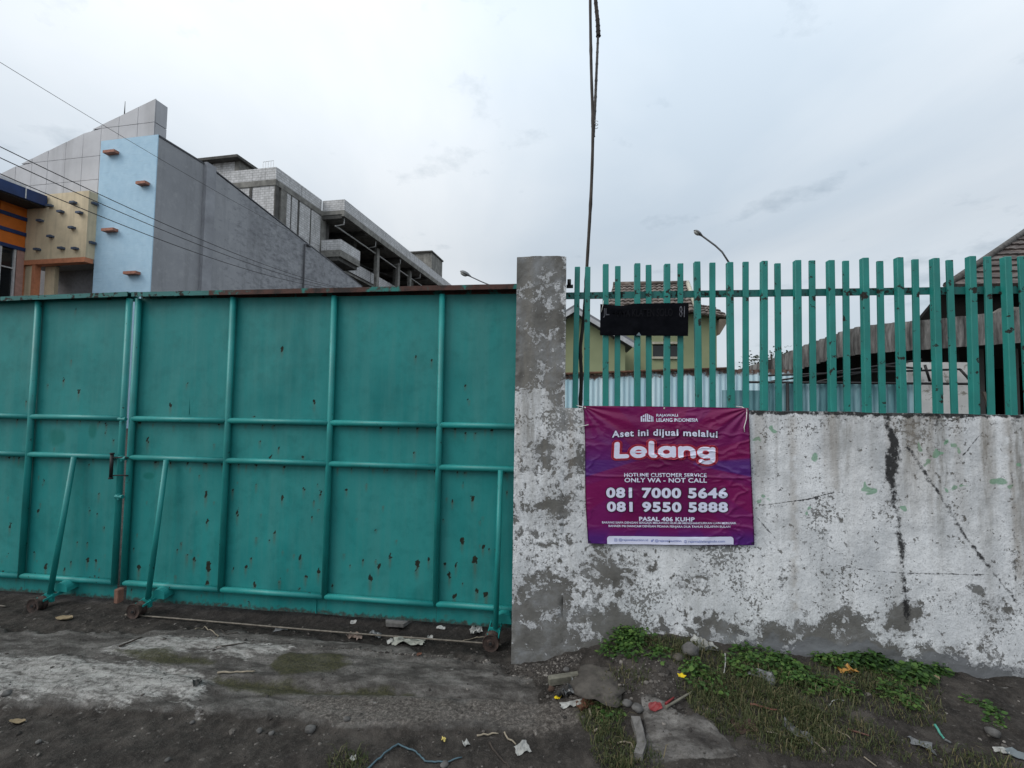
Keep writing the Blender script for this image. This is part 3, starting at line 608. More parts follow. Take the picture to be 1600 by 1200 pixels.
# track wire along the wheels
track_m = plain('track_iron', (0.17, 0.15, 0.125), 0.7, 0.4, 0.3, 30)
def track(a, b, label):
    pts = [(x, 2.945-0.012*(x-a)/(b-a)-0.004*math.sin(x*3), 0) for x in np.linspace(a, b, 60)]
    tz = [max(g1(x, y)+0.004, 0.0) for x, y, _ in pts]
    tz = np.convolve(np.pad(tz, 6, 'edge'), np.ones(13)/13, 'valid')+0.003
    o = tube('gate_track', [(p[0], p[1], float(z)) for p, z in zip(pts, tz)], 0.0055, track_m, None, 6)
    origin_base(o); tag(o, label, 'track')
track(-3.05, -0.40, 'thin iron track on the ground before the right gate leaf')
track(-6.2, -4.0, 'short end of iron track left of the leftmost gate wheel')
# ================================================================ banner on the wall
BY = DW-0.016
bc = [at(911, 634, BY), at(1170, 637.5, BY), at(918, 849, BY), at(1179, 852, BY)]    # TL TR BL BR
def cloth_d(u, v):
    """u right, v down (0..1); relief in metres towards the viewer"""
    d = 0.0030*np.sin((u*3.2+v*1.1)*2.6+1.3*np.sin(v*5))*np.sin(np.pi*np.clip(u, 0, 1))
    d = d+0.008*(fbm(u*3+v*1.5, v*4-u*1.5, 91, 3)-0.5)
    rid = 1-2*np.abs(fbm(u*5+3*v, v*9-1.5*u, 93, 3)-0.5); d = d+0.004*(np.clip(rid-0.80, 0, 1)/0.20)**2*sst(0.35, 0.6, fbm(u*3, v*3, 94, 2))
    rid2 = 1-2*np.abs(fbm(u*9-2*v, v*14+3*u, 97, 3)-0.5); d = d+0.0022*(np.clip(rid2-0.82, 0, 1)/0.18)**2*sst(0.45, 0.65, fbm(u*4, v*4, 95, 2))
    tens = np.minimum(np.hypot(u, v), np.hypot(1-u, v)); an = np.arctan2(v, np.minimum(u, 1-u)+1e-4)
    d = d+0.0035*np.sin(an*17+4*u)*np.exp(-(tens/0.28)**2)
    d = d+0.0035*np.exp(-((v-0.505-0.01*np.sin(u*9))/0.006)**2)*(0.3+0.7*sst(0.1, 0.4, np.abs(u-0.5)*2))
    return d
def cloth(u, v, off=0.0):
    u = np.asarray(u, float); v = np.asarray(v, float)
    A = [np.array(p) for p in bc]
    w = [((1-u)*(1-v)), (u*(1-v)), ((1-u)*v), u*v]
    X = sum(k*a[0] for k, a in zip(w, A)); Z = sum(k*a[2] for k, a in zip(w, A))
    X = X+0.004*np.sin(v*7)*(u < 0.5)*(1-2*u); Z = Z+0.006*np.sin(np.pi*u)*(0.3-v)
    return X, BY-cloth_d(u, v)-off, Z
banner = thing('auction_banner', ((bc[2].x+bc[3].x)/2, BY, bc[2].z), 'creased magenta and purple auction banner with white lettering tied to the wall', 'banner')
vm = M('banner_vinyl', 0.22, 0, 0.42); ca = vm.n('ShaderNodeAttribute', attribute_name='print'); vm.base(ca.outputs['Color'])
vm.bump(vm.math('ADD', vm.noise(38, 4, 0.6, vm.pos(scale=(1, 1, 1.9))), vm.math('MULTIPLY', vm.noise(16, 4, 0.55, vm.pos(rot=(0, 0.6, 0), scale=(1, 1, 2.4))), 1.2)), 0.10, 0.012)
nu, nv = 200, 160
bo = grid('vinyl_sheet', nu, nv, lambda u, v: cloth(u, 1-v), vm.m, banner, True)
u, v = np.meshgrid(np.linspace(0, 1, nu), np.linspace(0, 1, nv)); v = 1-v
mag = np.array([0.185, 0.005, 0.064]); pur = np.array([0.070, 0.016, 0.145]); drk = np.array([0.100, 0.0025, 0.042])
t = np.clip(0.10+0.15*v, 0, 1)
t = np.maximum(t, 0.95*sst(0.80, 1.0, v))
# darker violet rays behind the lettering, from the left and right sides
tri = np.minimum(sst(0.0, 0.02, v-(u-0.02)*1.35+0.08), sst(0.0, 0.015, 0.53-0.38*u-v)); tri = tri*(u < 0.55)
tri2 = np.minimum(sst(0, 0.02, v-0.36+0.30*(u-0.7)*0-(1-u)*0.10), sst(0, 0.015, 0.44+0.25*(u-0.7)-v))*(u > 0.66)
inner = np.minimum(sst(0, 0.015, v-0.10-0.25*u), sst(0, 0.02, 0.30-np.abs(u-0.5)*0.3-v*0.0))*0
t = np.clip(np.maximum(t, 0.80*tri*sst(0.05, 0.45, v)), 0, 1); t = np.clip(np.maximum(t, 0.85*tri2), 0, 1)
cc_ = mag[None, None]*(1-t[..., None])+pur[None, None]*t[..., None]
an_ = np.arctan2(v-0.40, (u-0.5)*1.2); rays = sst(0.35, 0.55, np.sin(an_*11)*0.5+0.5)*sst(0.12, 0.5, np.hypot((u-0.5)*1.2, v-0.4))*0.16; t = np.clip(t+rays, 0, 1); cc_ = mag[None, None]*(1-t[..., None])+pur[None, None]*t[..., None]
dk = (sst(0.1, 0.4, u)*(1-sst(0.6, 0.9, u))*sst(0.10, 0.2, v)*(1-sst(0.8, 0.95, v)))[..., None]*0.75
cc_ = cc_*(1-dk)+(drk*(1-t[..., None]*0.6)+pur*0.6*t[..., None])*dk
cc_ = cc_*(1-0.5*((u < 0.006)|(u > 0.994)|(v < 0.006)|(v > 0.994))[..., None])
ca_ = bo.data.attributes.new('print', 'FLOAT_COLOR', 'POINT'); ca_.data.foreach_set('color', np.concatenate([cc_, np.ones((nv, nu, 1))], -1).astype(np.float32).ravel())
ink = {}
def inkm(name, c):
    a = M(name, 0.33, 0, 0.5); a.base(c); a.bump(a.noise(40, 4, 0.6, a.pos(scale=(1, 1, 1.9))), 0.15, 0.008); return a.m
INK_W, INK_R, INK_D, INK_B = inkm('print_white', (0.62, 0.64, 0.80)), inkm('print_red', (0.42, 0.012, 0.035)), inkm('print_dark', (0.030, 0.003, 0.022)), inkm('print_blue', (0.16, 0.20, 0.46))
dg = None
def text_mesh(body, offset=0.0, spacing=1.0):
    cu = bpy.data.curves.new('t', 'FONT'); cu.body = body; cu.offset = offset; cu.space_character = spacing; cu.resolution_u = 5
    ob = bpy.data.objects.new('t', cu); col.objects.link(ob); bpy.context.view_layer.update()
    me = bpy.data.meshes.new_from_object(ob.evaluated_get(bpy.context.evaluated_depsgraph_get()))
    bpy.data.objects.remove(ob); bpy.data.curves.remove(cu); return me
# rectangle in the zoomed banner crop (1440 x 1200 of region 900..1200 x 620..870): corners used to turn crop px into u, v
def uv(x, y):
    L0, R0, T0, B0 = 52+(y-65)*0.032, 1308+(y-82)*0.0293, 65+(x-52)*0.0135, 1098+(x-85)*0.0064
    return (x-L0)/(R0-L0), (y-T0)/(B0-T0)
def onto(name, me, rect, mat, surf, parent, off, arc=0.0, ref=None, cuts=(84, 70), shear=0.0):
    """lay flat artwork on the cloth; rect = crop px x0, y0, x1, y1"""
    n = len(me.vertices); co = np.empty(n*3); me.vertices.foreach_get('co', co); co = co.reshape(-1, 3)
    a0, a1 = ref if ref is not None else (co[:, :2].min(0), co[:, :2].max(0))
    f = (co[:, :2]-a0)/(a1-a0+1e-9)
    x = rect[0]+(rect[2]-rect[0])*f[:, 0]; y = rect[3]-(rect[3]-rect[1])*f[:, 1]
    y = y+arc*(f[:, 0]*2-1)**2; x = x+shear*(f[:, 1]-0.5)
    uu, vv = uv(x, y); bm = bmesh.new(); bm.from_mesh(me); bm.verts.ensure_lookup_table()
    for i, vt in enumerate(bm.verts): vt.co = (uu[i], vv[i], 0)
    for k in range(1, cuts[0]):
        if uu.min() < k/cuts[0] < uu.max(): bmesh.ops.bisect_plane(bm, geom=bm.verts[:]+bm.edges[:]+bm.faces[:], plane_co=(k/cuts[0], 0, 0), plane_no=(1, 0, 0))
    for k in range(1, cuts[1]):
        if vv.min() < k/cuts[1] < vv.max(): bmesh.ops.bisect_plane(bm, geom=bm.verts[:]+bm.edges[:]+bm.faces[:], plane_co=(0, k/cuts[1], 0), plane_no=(0, 1, 0))
    q_ = np.array([vt.co[:] for vt in bm.verts]); X, Y, Z = surf(q_[:, 0], q_[:, 1], off)
    for i, vt in enumerate(bm.verts): vt.co = (X[i], Y[i], Z[i])
    o_ = bpy.data.meshes.new(name); bm.to_mesh(o_); bm.free(); bpy.data.meshes.remove(me)
    return link(name, o_, mat, parent, True)
def sdf_mesh(body, grow, layers_ref=None, spacing=1.0, nx=420):
    """letter outlines of the built-in font thickened through a signed distance field: returns (x, y, d) samples"""
    me = text_mesh(body, 0.0, spacing); co = np.array([v_.co[:2] for v_ in me.vertices]); cnt = {}
    for p in me.polygons:
        for k in p.edge_keys: cnt[k] = cnt.get(k, 0)+1
    E_ = np.array([k for k, c_ in cnt.items() if c_ == 1]); bpy.data.meshes.remove(me)
    A_, B_ = co[E_[:, 0]], co[E_[:, 1]]; lo, hi = co.min(0)-grow-0.02, co.max(0)+grow+0.02
    st = (hi[0]-lo[0])/nx; ny_ = int((hi[1]-lo[1])/st)+2; gx, gy_ = np.meshgrid(lo[0]+st*np.arange(nx+1), lo[1]+st*np.arange(ny_))
    d = np.full(gx.shape, 9.0); ins = np.zeros(gx.shape, bool)
    for (ax, ay), (bx_, by_) in zip(A_, B_):
        i0, i1 = np.searchsorted(gx[0], (min(ax, bx_)-0.25, max(ax, bx_)+0.25)); X_, Y_ = gx[:, i0:i1], gy_[:, i0:i1]
        dx, dy = bx_-ax, by_-ay; t_ = np.clip(((X_-ax)*dx+(Y_-ay)*dy)/(dx*dx+dy*dy+1e-12), 0, 1)
        d[:, i0:i1] = np.minimum(d[:, i0:i1], np.hypot(X_-ax-t_*dx, Y_-ay-t_*dy))
        if ay != by_:
            rows = (ay > gy_[:, 0]) != (by_ > gy_[:, 0]); xi = (bx_-ax)*(gy_[:, 0]-ay)/(by_-ay)+ax
            ins[rows] ^= gx[rows] < xi[rows, None]
    return gx, gy_, np.where(ins, -d, d), co.min(0), co.max(0)
def contour_mesh(gx, gy_, d, iso):
    f = d-iso; vs = []; fs = []; key = {}
    ny_, nx_ = f.shape; cell = (f[:-1, :-1] < 0)|(f[1:, :-1] < 0)|(f[:-1, 1:] < 0)|(f[1:, 1:] < 0)
    def vid(a, b):
        k = (a, b) if a <= b else (b, a)
        if k not in key:
            (i, j), (i2, j2) = k; fa, fb_ = f[i, j], f[i2, j2]; t_ = 0 if a == b else fa/(fa-fb_)
            key[k] = len(vs); vs.append((gx[i, j]+(gx[i2, j2]-gx[i, j])*t_, gy_[i, j]+(gy_[i2, j2]-gy_[i, j])*t_, 0))
        return key[k]
    for i, j in zip(*np.nonzero(cell)):
        c4 = [(i, j), (i, j+1), (i+1, j+1), (i+1, j)]; poly = []
        for k in range(4):
            a, b = c4[k], c4[(k+1) % 4]
            if f[a] < 0: poly.append(vid(a, a))
            if (f[a] < 0) != (f[b] < 0): poly.append(vid(a, b))
        if len(poly) >= 3: fs.append(poly)
    me = bpy.data.meshes.new('s'); me.from_pydata(vs, [], fs); me.update(); return me
def lettering(body, rect, mat=None, bold=0.0, outline=(), arc=0.0, name='lettering', spacing=1.0, shear=0.0, lift=0.0030, nx=0):
    if nx:
        gx, gy_, d, lo, hi = sdf_mesh(body, bold+max([e_ for e_, _ in outline], default=0), None, spacing, nx); ref = (lo-bold, hi+bold)
        for i, (ex, m_) in enumerate(outline): onto(name+'_outline', contour_mesh(gx, gy_, d, bold+ex), rect, m_, cloth, bo, lift+i*0.0004, arc, ref, cuts=(1, 1))
        return onto(name, contour_mesh(gx, gy_, d, bold), rect, mat or INK_W, cloth, bo, lift+len(outline)*0.0004, arc, ref, cuts=(1, 1))
    me = text_mesh(body, bold, spacing); n = len(me.vertices); co = np.empty(n*3); me.vertices.foreach_get('co', co); co = co.reshape(-1, 3)[:, :2]
    return onto(name, me, rect, mat or INK_W, cloth, bo, lift, arc, (co.min(0), co.max(0)), cuts=(84, 70))
lettering('RAJAWALI', (620, 129, 783, 155), bold=0.020, nx=150)
lettering('LELANG INDONESIA', (620, 161, 932, 188), bold=0.020, nx=260)
lettering('Aset ini dijual melalui', (275, 243, 1075, 308), bold=0.026, outline=[(0.05, INK_D)], arc=14, spacing=1.12, nx=560)
def arc_(cx, cy, rx, ry, a0, a1, n=18): return [(cx+rx*math.cos(rad(t_)), cy+ry*math.sin(rad(t_))) for t_ in np.linspace(a0, a1, n)]
GLY = [(0.74, [([(0.15, 0.93), (0.13, 0.12), (0.60, 0.12)], .13)]),
       (0.90, [([(0.16, 0.37), (0.70, 0.37)], .055), (arc_(0.43, 0.37, 0.29, 0.27, 0, 318), .115)]),
       (0.42, [([(0.14, 0.95), (0.14, 0.24), (0.19, 0.13), (0.28, 0.11)], .13)]),
       (0.94, [(arc_(0.42, 0.37, 0.28, 0.26, 0, 360), .12), ([(0.74, 0.62), (0.74, 0.12)], .12)]),
       (0.86, [([(0.14, 0.62), (0.14, 0.10)], .125), (arc_(0.42, 0.36, 0.28, 0.27, 180, 0)+[(0.70, 0.10)], .125)]),
       (0.90, [(arc_(0.42, 0.37, 0.28, 0.26, 0, 360), .12), ([(0.74, 0.62), (0.74, 0.02)]+arc_(0.44, -0.02, 0.30, 0.24, -8, -140), .12)])]
def word_sdf(gl, st=0.0125, pad=0.25):
    W_ = sum(w_ for w_, _ in gl); gx, gy_ = np.meshgrid(np.arange(-pad, W_+pad, st), np.arange(-0.40-pad, 1.06+pad, st)); d = np.full(gx.shape, 9.0); x0 = 0
    for w_, strokes in gl:
        for pl, r in strokes: d = np.minimum(d, segdist(gx, gy_, [(x0+px_, py_) for px_, py_ in pl])-r)
        x0 += w_
    return gx, gy_, d, np.array([0.0, -0.38]), np.array([W_-0.04, 1.08])
gx, gy_, dd_, lo_, hi_ = word_sdf(GLY)
for i, (ex, m_) in enumerate([(0.120, INK_R), (0.085, INK_D), (0.050, INK_R)]): onto('lettering_outline', contour_mesh(gx, gy_, dd_, ex), (290, 330, 1058, 500), m_, cloth, bo, 0.003+i*0.0004, 8, (lo_, hi_), cuts=(1, 1))
onto('lettering', contour_mesh(gx, gy_, dd_, 0.0), (290, 330, 1058, 500), INK_W, cloth, bo, 0.0042, 8, (lo_, hi_), cuts=(1, 1))
lettering('HOTLINE CUSTOMER SERVICE', (372, 571, 990, 600), bold=0.016, spacing=1.05, nx=420)
lettering('ONLY WA - NOT CALL', (375, 607, 993, 641), bold=0.024, spacing=1.05, nx=360)
lettering('081 7000 5646', (235, 680, 1145, 757), bold=0.045, outline=[(0.045, INK_D)], spacing=1.12, nx=360)
lettering('081 9550 5888', (240, 785, 1145, 860), bold=0.045, outline=[(0.045, INK_D)], spacing=1.12, nx=360)
lettering('PASAL 406 KUHP', (485, 896, 900, 928), bold=0.035, spacing=1.06, nx=300)
lettering('BARANG SIAPA DENGAN SENGAJA MELAWAN HUKUM MENGHANCURKAN DAN MERUSAK', (200, 932, 1205, 952), bold=0.02)
lettering('BANNER INI DIANCAM DENGAN PIDANA PENJARA DUA TAHUN DELAPAN BULAN', (250, 957, 1160, 978), bold=0.02)
def art(name, polys, mat, off, parent=None):
    """flat artwork given as polygons in crop px"""
    me = bpy.data.meshes.new('a'); vs = []; fs = []
    for p in polys: fs.append(list(range(len(vs), len(vs)+len(p)))); vs += [(x, -y, 0) for x, y in p]
    me.from_pydata(vs, [], fs); a = np.array(vs); x0, x1, y0, y1 = a[:, 0].min(), a[:, 0].max(), -a[:, 1].max(), -a[:, 1].min()
    return onto(name, me, (x0, y0, x1, y1), mat, cloth, parent or bo, off)
def rrect(x0, y0, x1, y1, r, low=True):
    p = [(x0+r-r*math.cos(a), y0+r-r*math.sin(a)) for a in np.linspace(0, math.pi/2, 6)]+[(x1-r+r*math.sin(a), y0+r-r*math.cos(a)) for a in np.linspace(0, math.pi/2, 6)]
    return p+([(x1, y1), (x0, y1)] if low else [(x1-r+r*math.cos(a), y1-r+r*math.sin(a)) for a in np.linspace(0, math.pi/2, 6)]+[(x0+r-r*math.sin(a), y1-r+r*math.cos(a)) for a in np.linspace(0, math.pi/2, 6)])
# house shaped emblem of upright strokes
art('emblem', [[(500, 150), (512, 143), (512, 187), (500, 187)], [(517, 140), (528, 134), (528, 150), (517, 156)], [(517, 162), (528, 162), (528, 187), (517, 187)], [(533, 131), (543, 126), (543, 187), (533, 187)],
               [(548, 126), (558, 130), (558, 176), (575, 176), (575, 187), (548, 187)], [(563, 133), (574, 139), (574, 170), (563, 170)], [(579, 141), (586, 145), (586, 187), (579, 187)], [(590, 147), (597, 151), (597, 187), (590, 187)]], INK_W, 0.0030)
strip = art('contact_strip', [rrect(235, 1040, 1185, 1098, 22)], INK_W, 0.0028)
lettering('@rajawaliauction.id', (325, 1056, 550, 1080), INK_B, 0.012, lift=0.0036); lettering('@rajawaliauction', (602, 1059, 800, 1083), INK_B, 0.012, lift=0.0036); lettering('rajawalilelangindo.com', (852, 1064, 1122, 1087), INK_B, 0.012, lift=0.0036)
def ring(cx, cy, r, w, n=14): return [[(cx+rr_*math.cos(a), cy+rr_*math.sin(a)) for rr_, a in ((r, a0), (r, a1), (r-w, a1), (r-w, a0))] for a0, a1 in zip(np.linspace(0, 2*math.pi, n+1)[:-1], np.linspace(0, 2*math.pi, n+1)[1:])]
art('icon', [[(291, 1058), (313, 1058), (313, 1061), (291, 1061)], [(291, 1075), (313, 1075), (313, 1078), (291, 1078)], [(291, 1061.2), (294, 1061.2), (294, 1074.8), (291, 1074.8)], [(310, 1061.2), (313, 1061.2), (313, 1074.8), (310, 1074.8)]]+ring(302, 1068, 5, 2), INK_B, 0.0036)
art('icon', ring(579, 1072, 8, 5)+[[(585, 1058), (590, 1058), (590, 1072), (585, 1072)], [(590.2, 1058), (595, 1064), (595, 1068), (590.2, 1065)]], INK_B, 0.0036)
art('icon', ring(830, 1073, 11, 3)+[[(829, 1064), (831.5, 1064), (831.5, 1082), (829, 1082)]], INK_B, 0.0036)
tie_m = plain('white_twine', (0.65, 0.65, 0.62), 0.7, var=0.1, scale=60)
def eye(px_u, px_v):
    X, Y, Z = cloth(np.array([px_u]), np.array([px_v]), 0.002); return Vector((X[0], Y[0], Z[0]))
for uu, vv in ((0.012, 0.012), (0.5, 0.012), (0.988, 0.012), (0.012, 0.985), (0.988, 0.985), (0.5, 0.975)):
    e = eye(uu, vv); bm = bmesh.new(); lathe(bm, (e.x, e.y, e.z), [(-0.0015, 0.0045), (-0.002, 0.0035), (-0.002, 0.0015), (0.001, 0.0015), (0.001, 0.0045)], 10); bmobj('eyelet', bm, dark_iron if vv > 0.9 else tie_m, banner)
e = eye(0.012, 0.012); tube('tie_cord', [e, (e.x-0.03, DW+0.01, e.z+0.006), (e.x-0.05, FY+0.01, e.z+0.012)], 0.0022, tie_m, banner, 6)
tube('tie_cord', [e+Vector((0.02, -0.004, -0.10)), e+Vector((-0.01, -0.006, -0.108)), e+Vector((-0.045, 0.004, -0.118))], 0.0022, tie_m, banner, 6)
e = eye(0.988, 0.012); tube('tie_cord', [e, e+Vector((-0.004, -0.006, -0.05)), e+Vector((-0.018, -0.008, -0.10)), e+Vector((-0.016, -0.008, -0.125))], 0.0022, tie_m, banner, 6)
tube('tie_cord', [e, (e.x-0.02, DW-0.002, 1.512), (e.x-0.035, FY+0.0, 1.515)], 0.0022, tie_m, banner, 6)

# ================================================================ black address sheet on the fence
NY = FY-0.012
nc4 = [at(938, 475, NY), at(1076, 473, NY), at(937.5, 524, NY), at(1075, 525, NY)]
def sheet(u, v, off=0.0):
    u = np.asarray(u, float); v = np.asarray(v, float); w_ = [((1-u)*(1-v)), (u*(1-v)), ((1-u)*v), u*v]
    X = sum(k*a.x for k, a in zip(w_, nc4)); Z = sum(k*a.z for k, a in zip(w_, nc4))
    sag = np.exp(-((u-0.22)/0.13)**2)*(1-v)
    Z = Z-0.012*sag*(v < 0.3); Y = NY-0.004*np.sin(u*19)*(1-0.5*v)-0.006*(fbm(u*5, v*4, 101, 3)-0.5)-0.010*np.exp(-((u-0.22)/0.12)**2-((v-0.12)/0.12)**2)-off
    return X, Y, Z
sm = M('black_cloth_sheet', 0.85, 0, 0.06); sm.base(sm.ramp(sm.noise(30, 4), (0.3, (0.0022, 0.0026, 0.0042)), (0.7, (0.0045, 0.005, 0.0075)))); sm.bump(sm.noise(200, 2), 0.2, 0.002)
sign = thing('address_sheet', ((nc4[2].x+nc4[3].x)/2, NY, nc4[2].z), 'faded black address sheet tied across the green fence bars', 'sign')
sp = grid('sheet', 70, 30, lambda u, v: sheet(u, 1-v), sm.m, sign, True)
FADE, FADE2 = plain('faded_white', (0.10, 0.103, 0.12), 0.9, var=0.5, scale=60, spec=0.05), plain('faded_black', (0.010, 0.0105, 0.0135), 0.9, var=0.3, spec=0.06)
def sheet_px(x0, y0, x1, y1):
    # crop (1600 x 978 of 920..1100 x 430..540) -> banner-crop rectangle is reused through uv(); build direct u, v instead
    return [((x-165)/1215.0, (y-395)/445.0) for x, y in ((x0, y0), (x1, y1))]
def sheet_text(body, box_, mat, bold=0.02):
    me = text_mesh(body, bold); n = len(me.vertices); co = np.empty(n*3); me.vertices.foreach_get('co', co); co = co.reshape(-1, 3)
    (u0, v0), (u1, v1) = sheet_px(*box_); a0 = co[:, :2].min(0); a1 = co[:, :2].max(0); f = (co[:, :2]-a0)/(a1-a0)
    X, Y, Z = sheet(u0+(u1-u0)*f[:, 0], v1-(v1-v0)*f[:, 1], 0.0025)
    for i in range(n): me.vertices[i].co = (X[i], Y[i], Z[i])
    link('lettering', me, mat, sp)
sheet_text('JL.', (205, 455, 292, 592), FADE, 0.012); sheet_text('81', (1255, 440, 1330, 588), FADE, 0.012)
sheet_text('RAYA KLATEN SOLO', (370, 470, 1165, 580), FADE2, 0.015)
tube('tie_cord', [nc4[0]+Vector((0.02, -0.004, 0.02)), nc4[0]+Vector((0.006, -0.006, -0.05))], 0.0015, tie_m, sign, 5)
prism('torn_flap', [at(994, 524, NY-0.006), at(1002, 524.5, NY-0.006), at(998.5, 519, NY-0.009)], (0, 0.0015, 0), plain('flap_pale', (0.16, 0.22, 0.25), 0.7), sign)

# ================================================================ bamboo poles behind the fence
bam = M('bamboo_dark', 0.7, 0, 0.3); bam.base(bam.ramp(bam.noise(9, 6, 0.6, bam.pos(scale=(3, 3, 0.6))), (0.3, (0.016, 0.013, 0.011)), (0.55, (0.045, 0.036, 0.030)), (0.75, (0.10, 0.085, 0.072)))); bam.bump(bam.noise(80, 4), 0.3, 0.003)
bam2 = M('bamboo_grey', 0.7, 0, 0.3); bam2.base(bam2.ramp(bam2.noise(9, 6, 0.6, bam2.pos(scale=(3, 3, 0.6))), (0.3, (0.05, 0.045, 0.042)), (0.7, (0.13, 0.12, 0.11))))
def bamboo(name, pix, Y, r, mat, label):
    ctrl = [at(px, py, Y+dy) for px, py, dy in pix]; pts = []; rs = []
    n_ = len(ctrl); tt = np.linspace(0, n_-1, 90); cc2 = np.array([p[:] for p in ctrl])
    P_ = np.stack([np.interp(tt, range(n_), cc2[:, k]) for k in range(3)], 1)
    ker = np.ones(7)/7; Q = np.stack([np.convolve(np.pad(P_[:, k], 3, 'edge'), ker, 'valid') for k in range(3)], 1)
    for i, p in enumerate(Q):
        pts.append(p); f = i/89; node = 1.22 if i % 11 in (0,) else 1.0
        rs.append(r*(1-0.25*f)*node*(1+0.04*math.sin(i*1.7)))
    o = tube(name, pts, rs, mat, None, 10); origin_base(o); tag(o, label, 'pole'); return o
b0 = at(906, 700, DW+0.22)
bamboo('bamboo_pole', [(903, 1000, 0.12), (906, 640, 0.12), (909, 590, 0.12), (906, 545, 0.12), (912, 500, 0.12), (914, 470, 0.12), (918, 400, 0.12), (924, 300, 0.12), (927, 200, 0.12), (924, 120, 0.12), (922.5, 40, 0.12), (921, -140, 0.12)], DW+0.10, 0.0125, bam.m, 'long dark bamboo pole rising behind the green fence past the pillar')
bamboo('bamboo_pole', [(927, 215, 0.145), (930, 160, 0.15), (933, 90, 0.155), (934.5, 53, 0.16)], DW+0.10, 0.0105, bam2.m, 'short pale grey bamboo length tied beside the dark pole')
bamboo('bamboo_pole', [(935, 57, 0.16), (934, 35, 0.16), (930.5, 0, 0.16), (924, -110, 0.16)], DW+0.10, 0.0145, bam.m, 'dark bamboo tip at the top edge spliced onto the grey length')
e = at(929, 198, DW+0.235); wl_ = tube('wire_tie', [(e.x+0.022*math.cos(a), e.y+0.019*math.sin(a), e.z+0.003*a-0.006) for a in np.linspace(0, 4*math.pi, 26)], 0.0018, tie_m, None, 5); origin_base(wl_); tag(wl_, 'thin wire loop binding the two bamboo lengths together', 'wire')
hose = M('black_hose', 0.5); hose.base((0.006, 0.006, 0.007)); hm = hose.m
# ================================================================ left office building (blue tower, cream block, orange wing)
blue_m = M('blue_paint', 0.8); q_ = blue_m.noise(3, 6, 0.6); blue_m.base(blue_m.mix(blue_m.ramp(blue_m.noise(6, 4, 0.6, blue_m.pos(scale=(0.25, 1, 3.5))), (0.56, 0), (0.74, 0.35)), blue_m.ramp(q_, (0.3, (0.36, 0.55, 0.70)), (0.7, (0.44, 0.63, 0.77))), (0.22, 0.35, 0.45))); blue_m.bump(blue_m.noise(20, 4), 0.2, 0.02); blue_m = blue_m.m
grey_m = M('grey_render', 0.9); q1_ = grey_m.noise(0.35, 7, 0.65); q2_ = grey_m.noise(3.5, 6, 0.7, grey_m.pos(scale=(1, 0.5, 1), rot=(0.5, 0, 0)))
gy = grey_m.ramp(q1_, (0.3, (0.25, 0.26, 0.28)), (0.7, (0.33, 0.34, 0.36)))
zz_ = grey_m.n('ShaderNodeSeparateXYZ'); grey_m.t.links.new(grey_m.pos(), zz_.inputs[0]); yy_ = grey_m.n('ShaderNodeMapRange'); grey_m.t.links.new(zz_.outputs[1], yy_.inputs[0])
for i_, v_ in zip((1, 2, 3, 4), (24, 30, -0.2, 0.02)): yy_.inputs[i_].default_value = v_
gy = grey_m.mix(grey_m.ramp(grey_m.math('ADD', q2_, yy_.outputs[0]), (0.45, 0), (0.66, 0.75)), gy, (0.115, 0.120, 0.135))
gy = grey_m.mix(grey_m.ramp(grey_m.noise(1.1, 6, 0.65, grey_m.pos(scale=(1, 1, 0.10))), (0.48, 0), (0.72, 0.55)), gy, (0.15, 0.155, 0.165))
gy = grey_m.mix(grey_m.ramp(grey_m.noise(1.6, 7, 0.7), (0.52, 0), (0.68, 0.6)), gy, (0.36, 0.37, 0.385)); grey_m.base(gy); grey_m.bump(grey_m.noise(5, 6, 0.65), 0.3, 0.03); grey_m = grey_m.m
cream_m = plain('cream_paint', (0.66, 0.55, 0.375), 0.8, var=0.08, scale=2, bump=0.1, streak=True); creamd_m = plain('cream_side', (0.40, 0.34, 0.23), 0.8, var=0.08, scale=2)
orange_m = plain('orange_panel', (0.62, 0.155, 0.015), 0.5, var=0.12, scale=2); navy_m = plain('navy_panel', (0.012, 0.035, 0.125), 0.45, var=0.15, scale=2)
terra_m = plain('terracotta_paint', (0.56, 0.22, 0.115), 0.75, var=0.12, scale=4); ledge_m = plain('ledge_orange', (0.36, 0.16, 0.11), 0.75, var=0.2, scale=8); ledge2_m = plain('ledge_slate_blue', (0.075, 0.10, 0.15), 0.7, var=0.2, scale=8)
panel_m = plain('cladding_panel', (0.47, 0.475, 0.50), 0.6, var=0.10, scale=0.6, bump=0.08, streak=True); dark_gap = plain('joint_dark', (0.20, 0.20, 0.21), 0.9)
glass_m = M('window_glass_dark', 0.12, 0, 0.5); glass_m.base((0.012, 0.014, 0.016)); glass_m = glass_m.m
alu_m = plain('aluminium_frame', (0.60, 0.61, 0.62), 0.45, 0.3); soffit_m = plain('soffit_grey', (0.28, 0.28, 0.27), 0.9); shade_m = plain('painted_shade', (0.045, 0.043, 0.042), 0.95)  # last one: shade of interiors and undersides put into a dark colour
B1 = 22.0; tr = at(247, 210, B1); oat, oatX, oth = frame(tr, 938); tl = oat(158, 222, B1); ZB = tr.z
off_b = thing('office_building', (tr.x, B1, 0), 'light blue and grey office block with cream block and orange wing at left', 'building')
box('front_wall', tl.x, tr.x, B1, B1+0.05, -0.2, ZB, blue_m, off_b)
XG = tr.x; ye = oatX(566, 446, XG).y
yp0, yp1 = oatX(317, 300, XG).y, oatX(332, 300, XG).y
gz0, gz1 = oatX(334, 264, XG).z, oatX(566, 447, XG).z
box('side_wall', XG-0.4, XG-0.004, B1+0.052, yp0+0.1, -0.2, ZB-0.10, grey_m, off_b)
prism('side_wall', [(XG-0.4, yp0+0.102, -0.2), (XG-0.4, ye, -0.2), (XG-0.4, ye, gz1-0.06), (XG-0.4, yp0+0.102, gz0-0.06)], (0.396, 0, 0), grey_m, off_b)
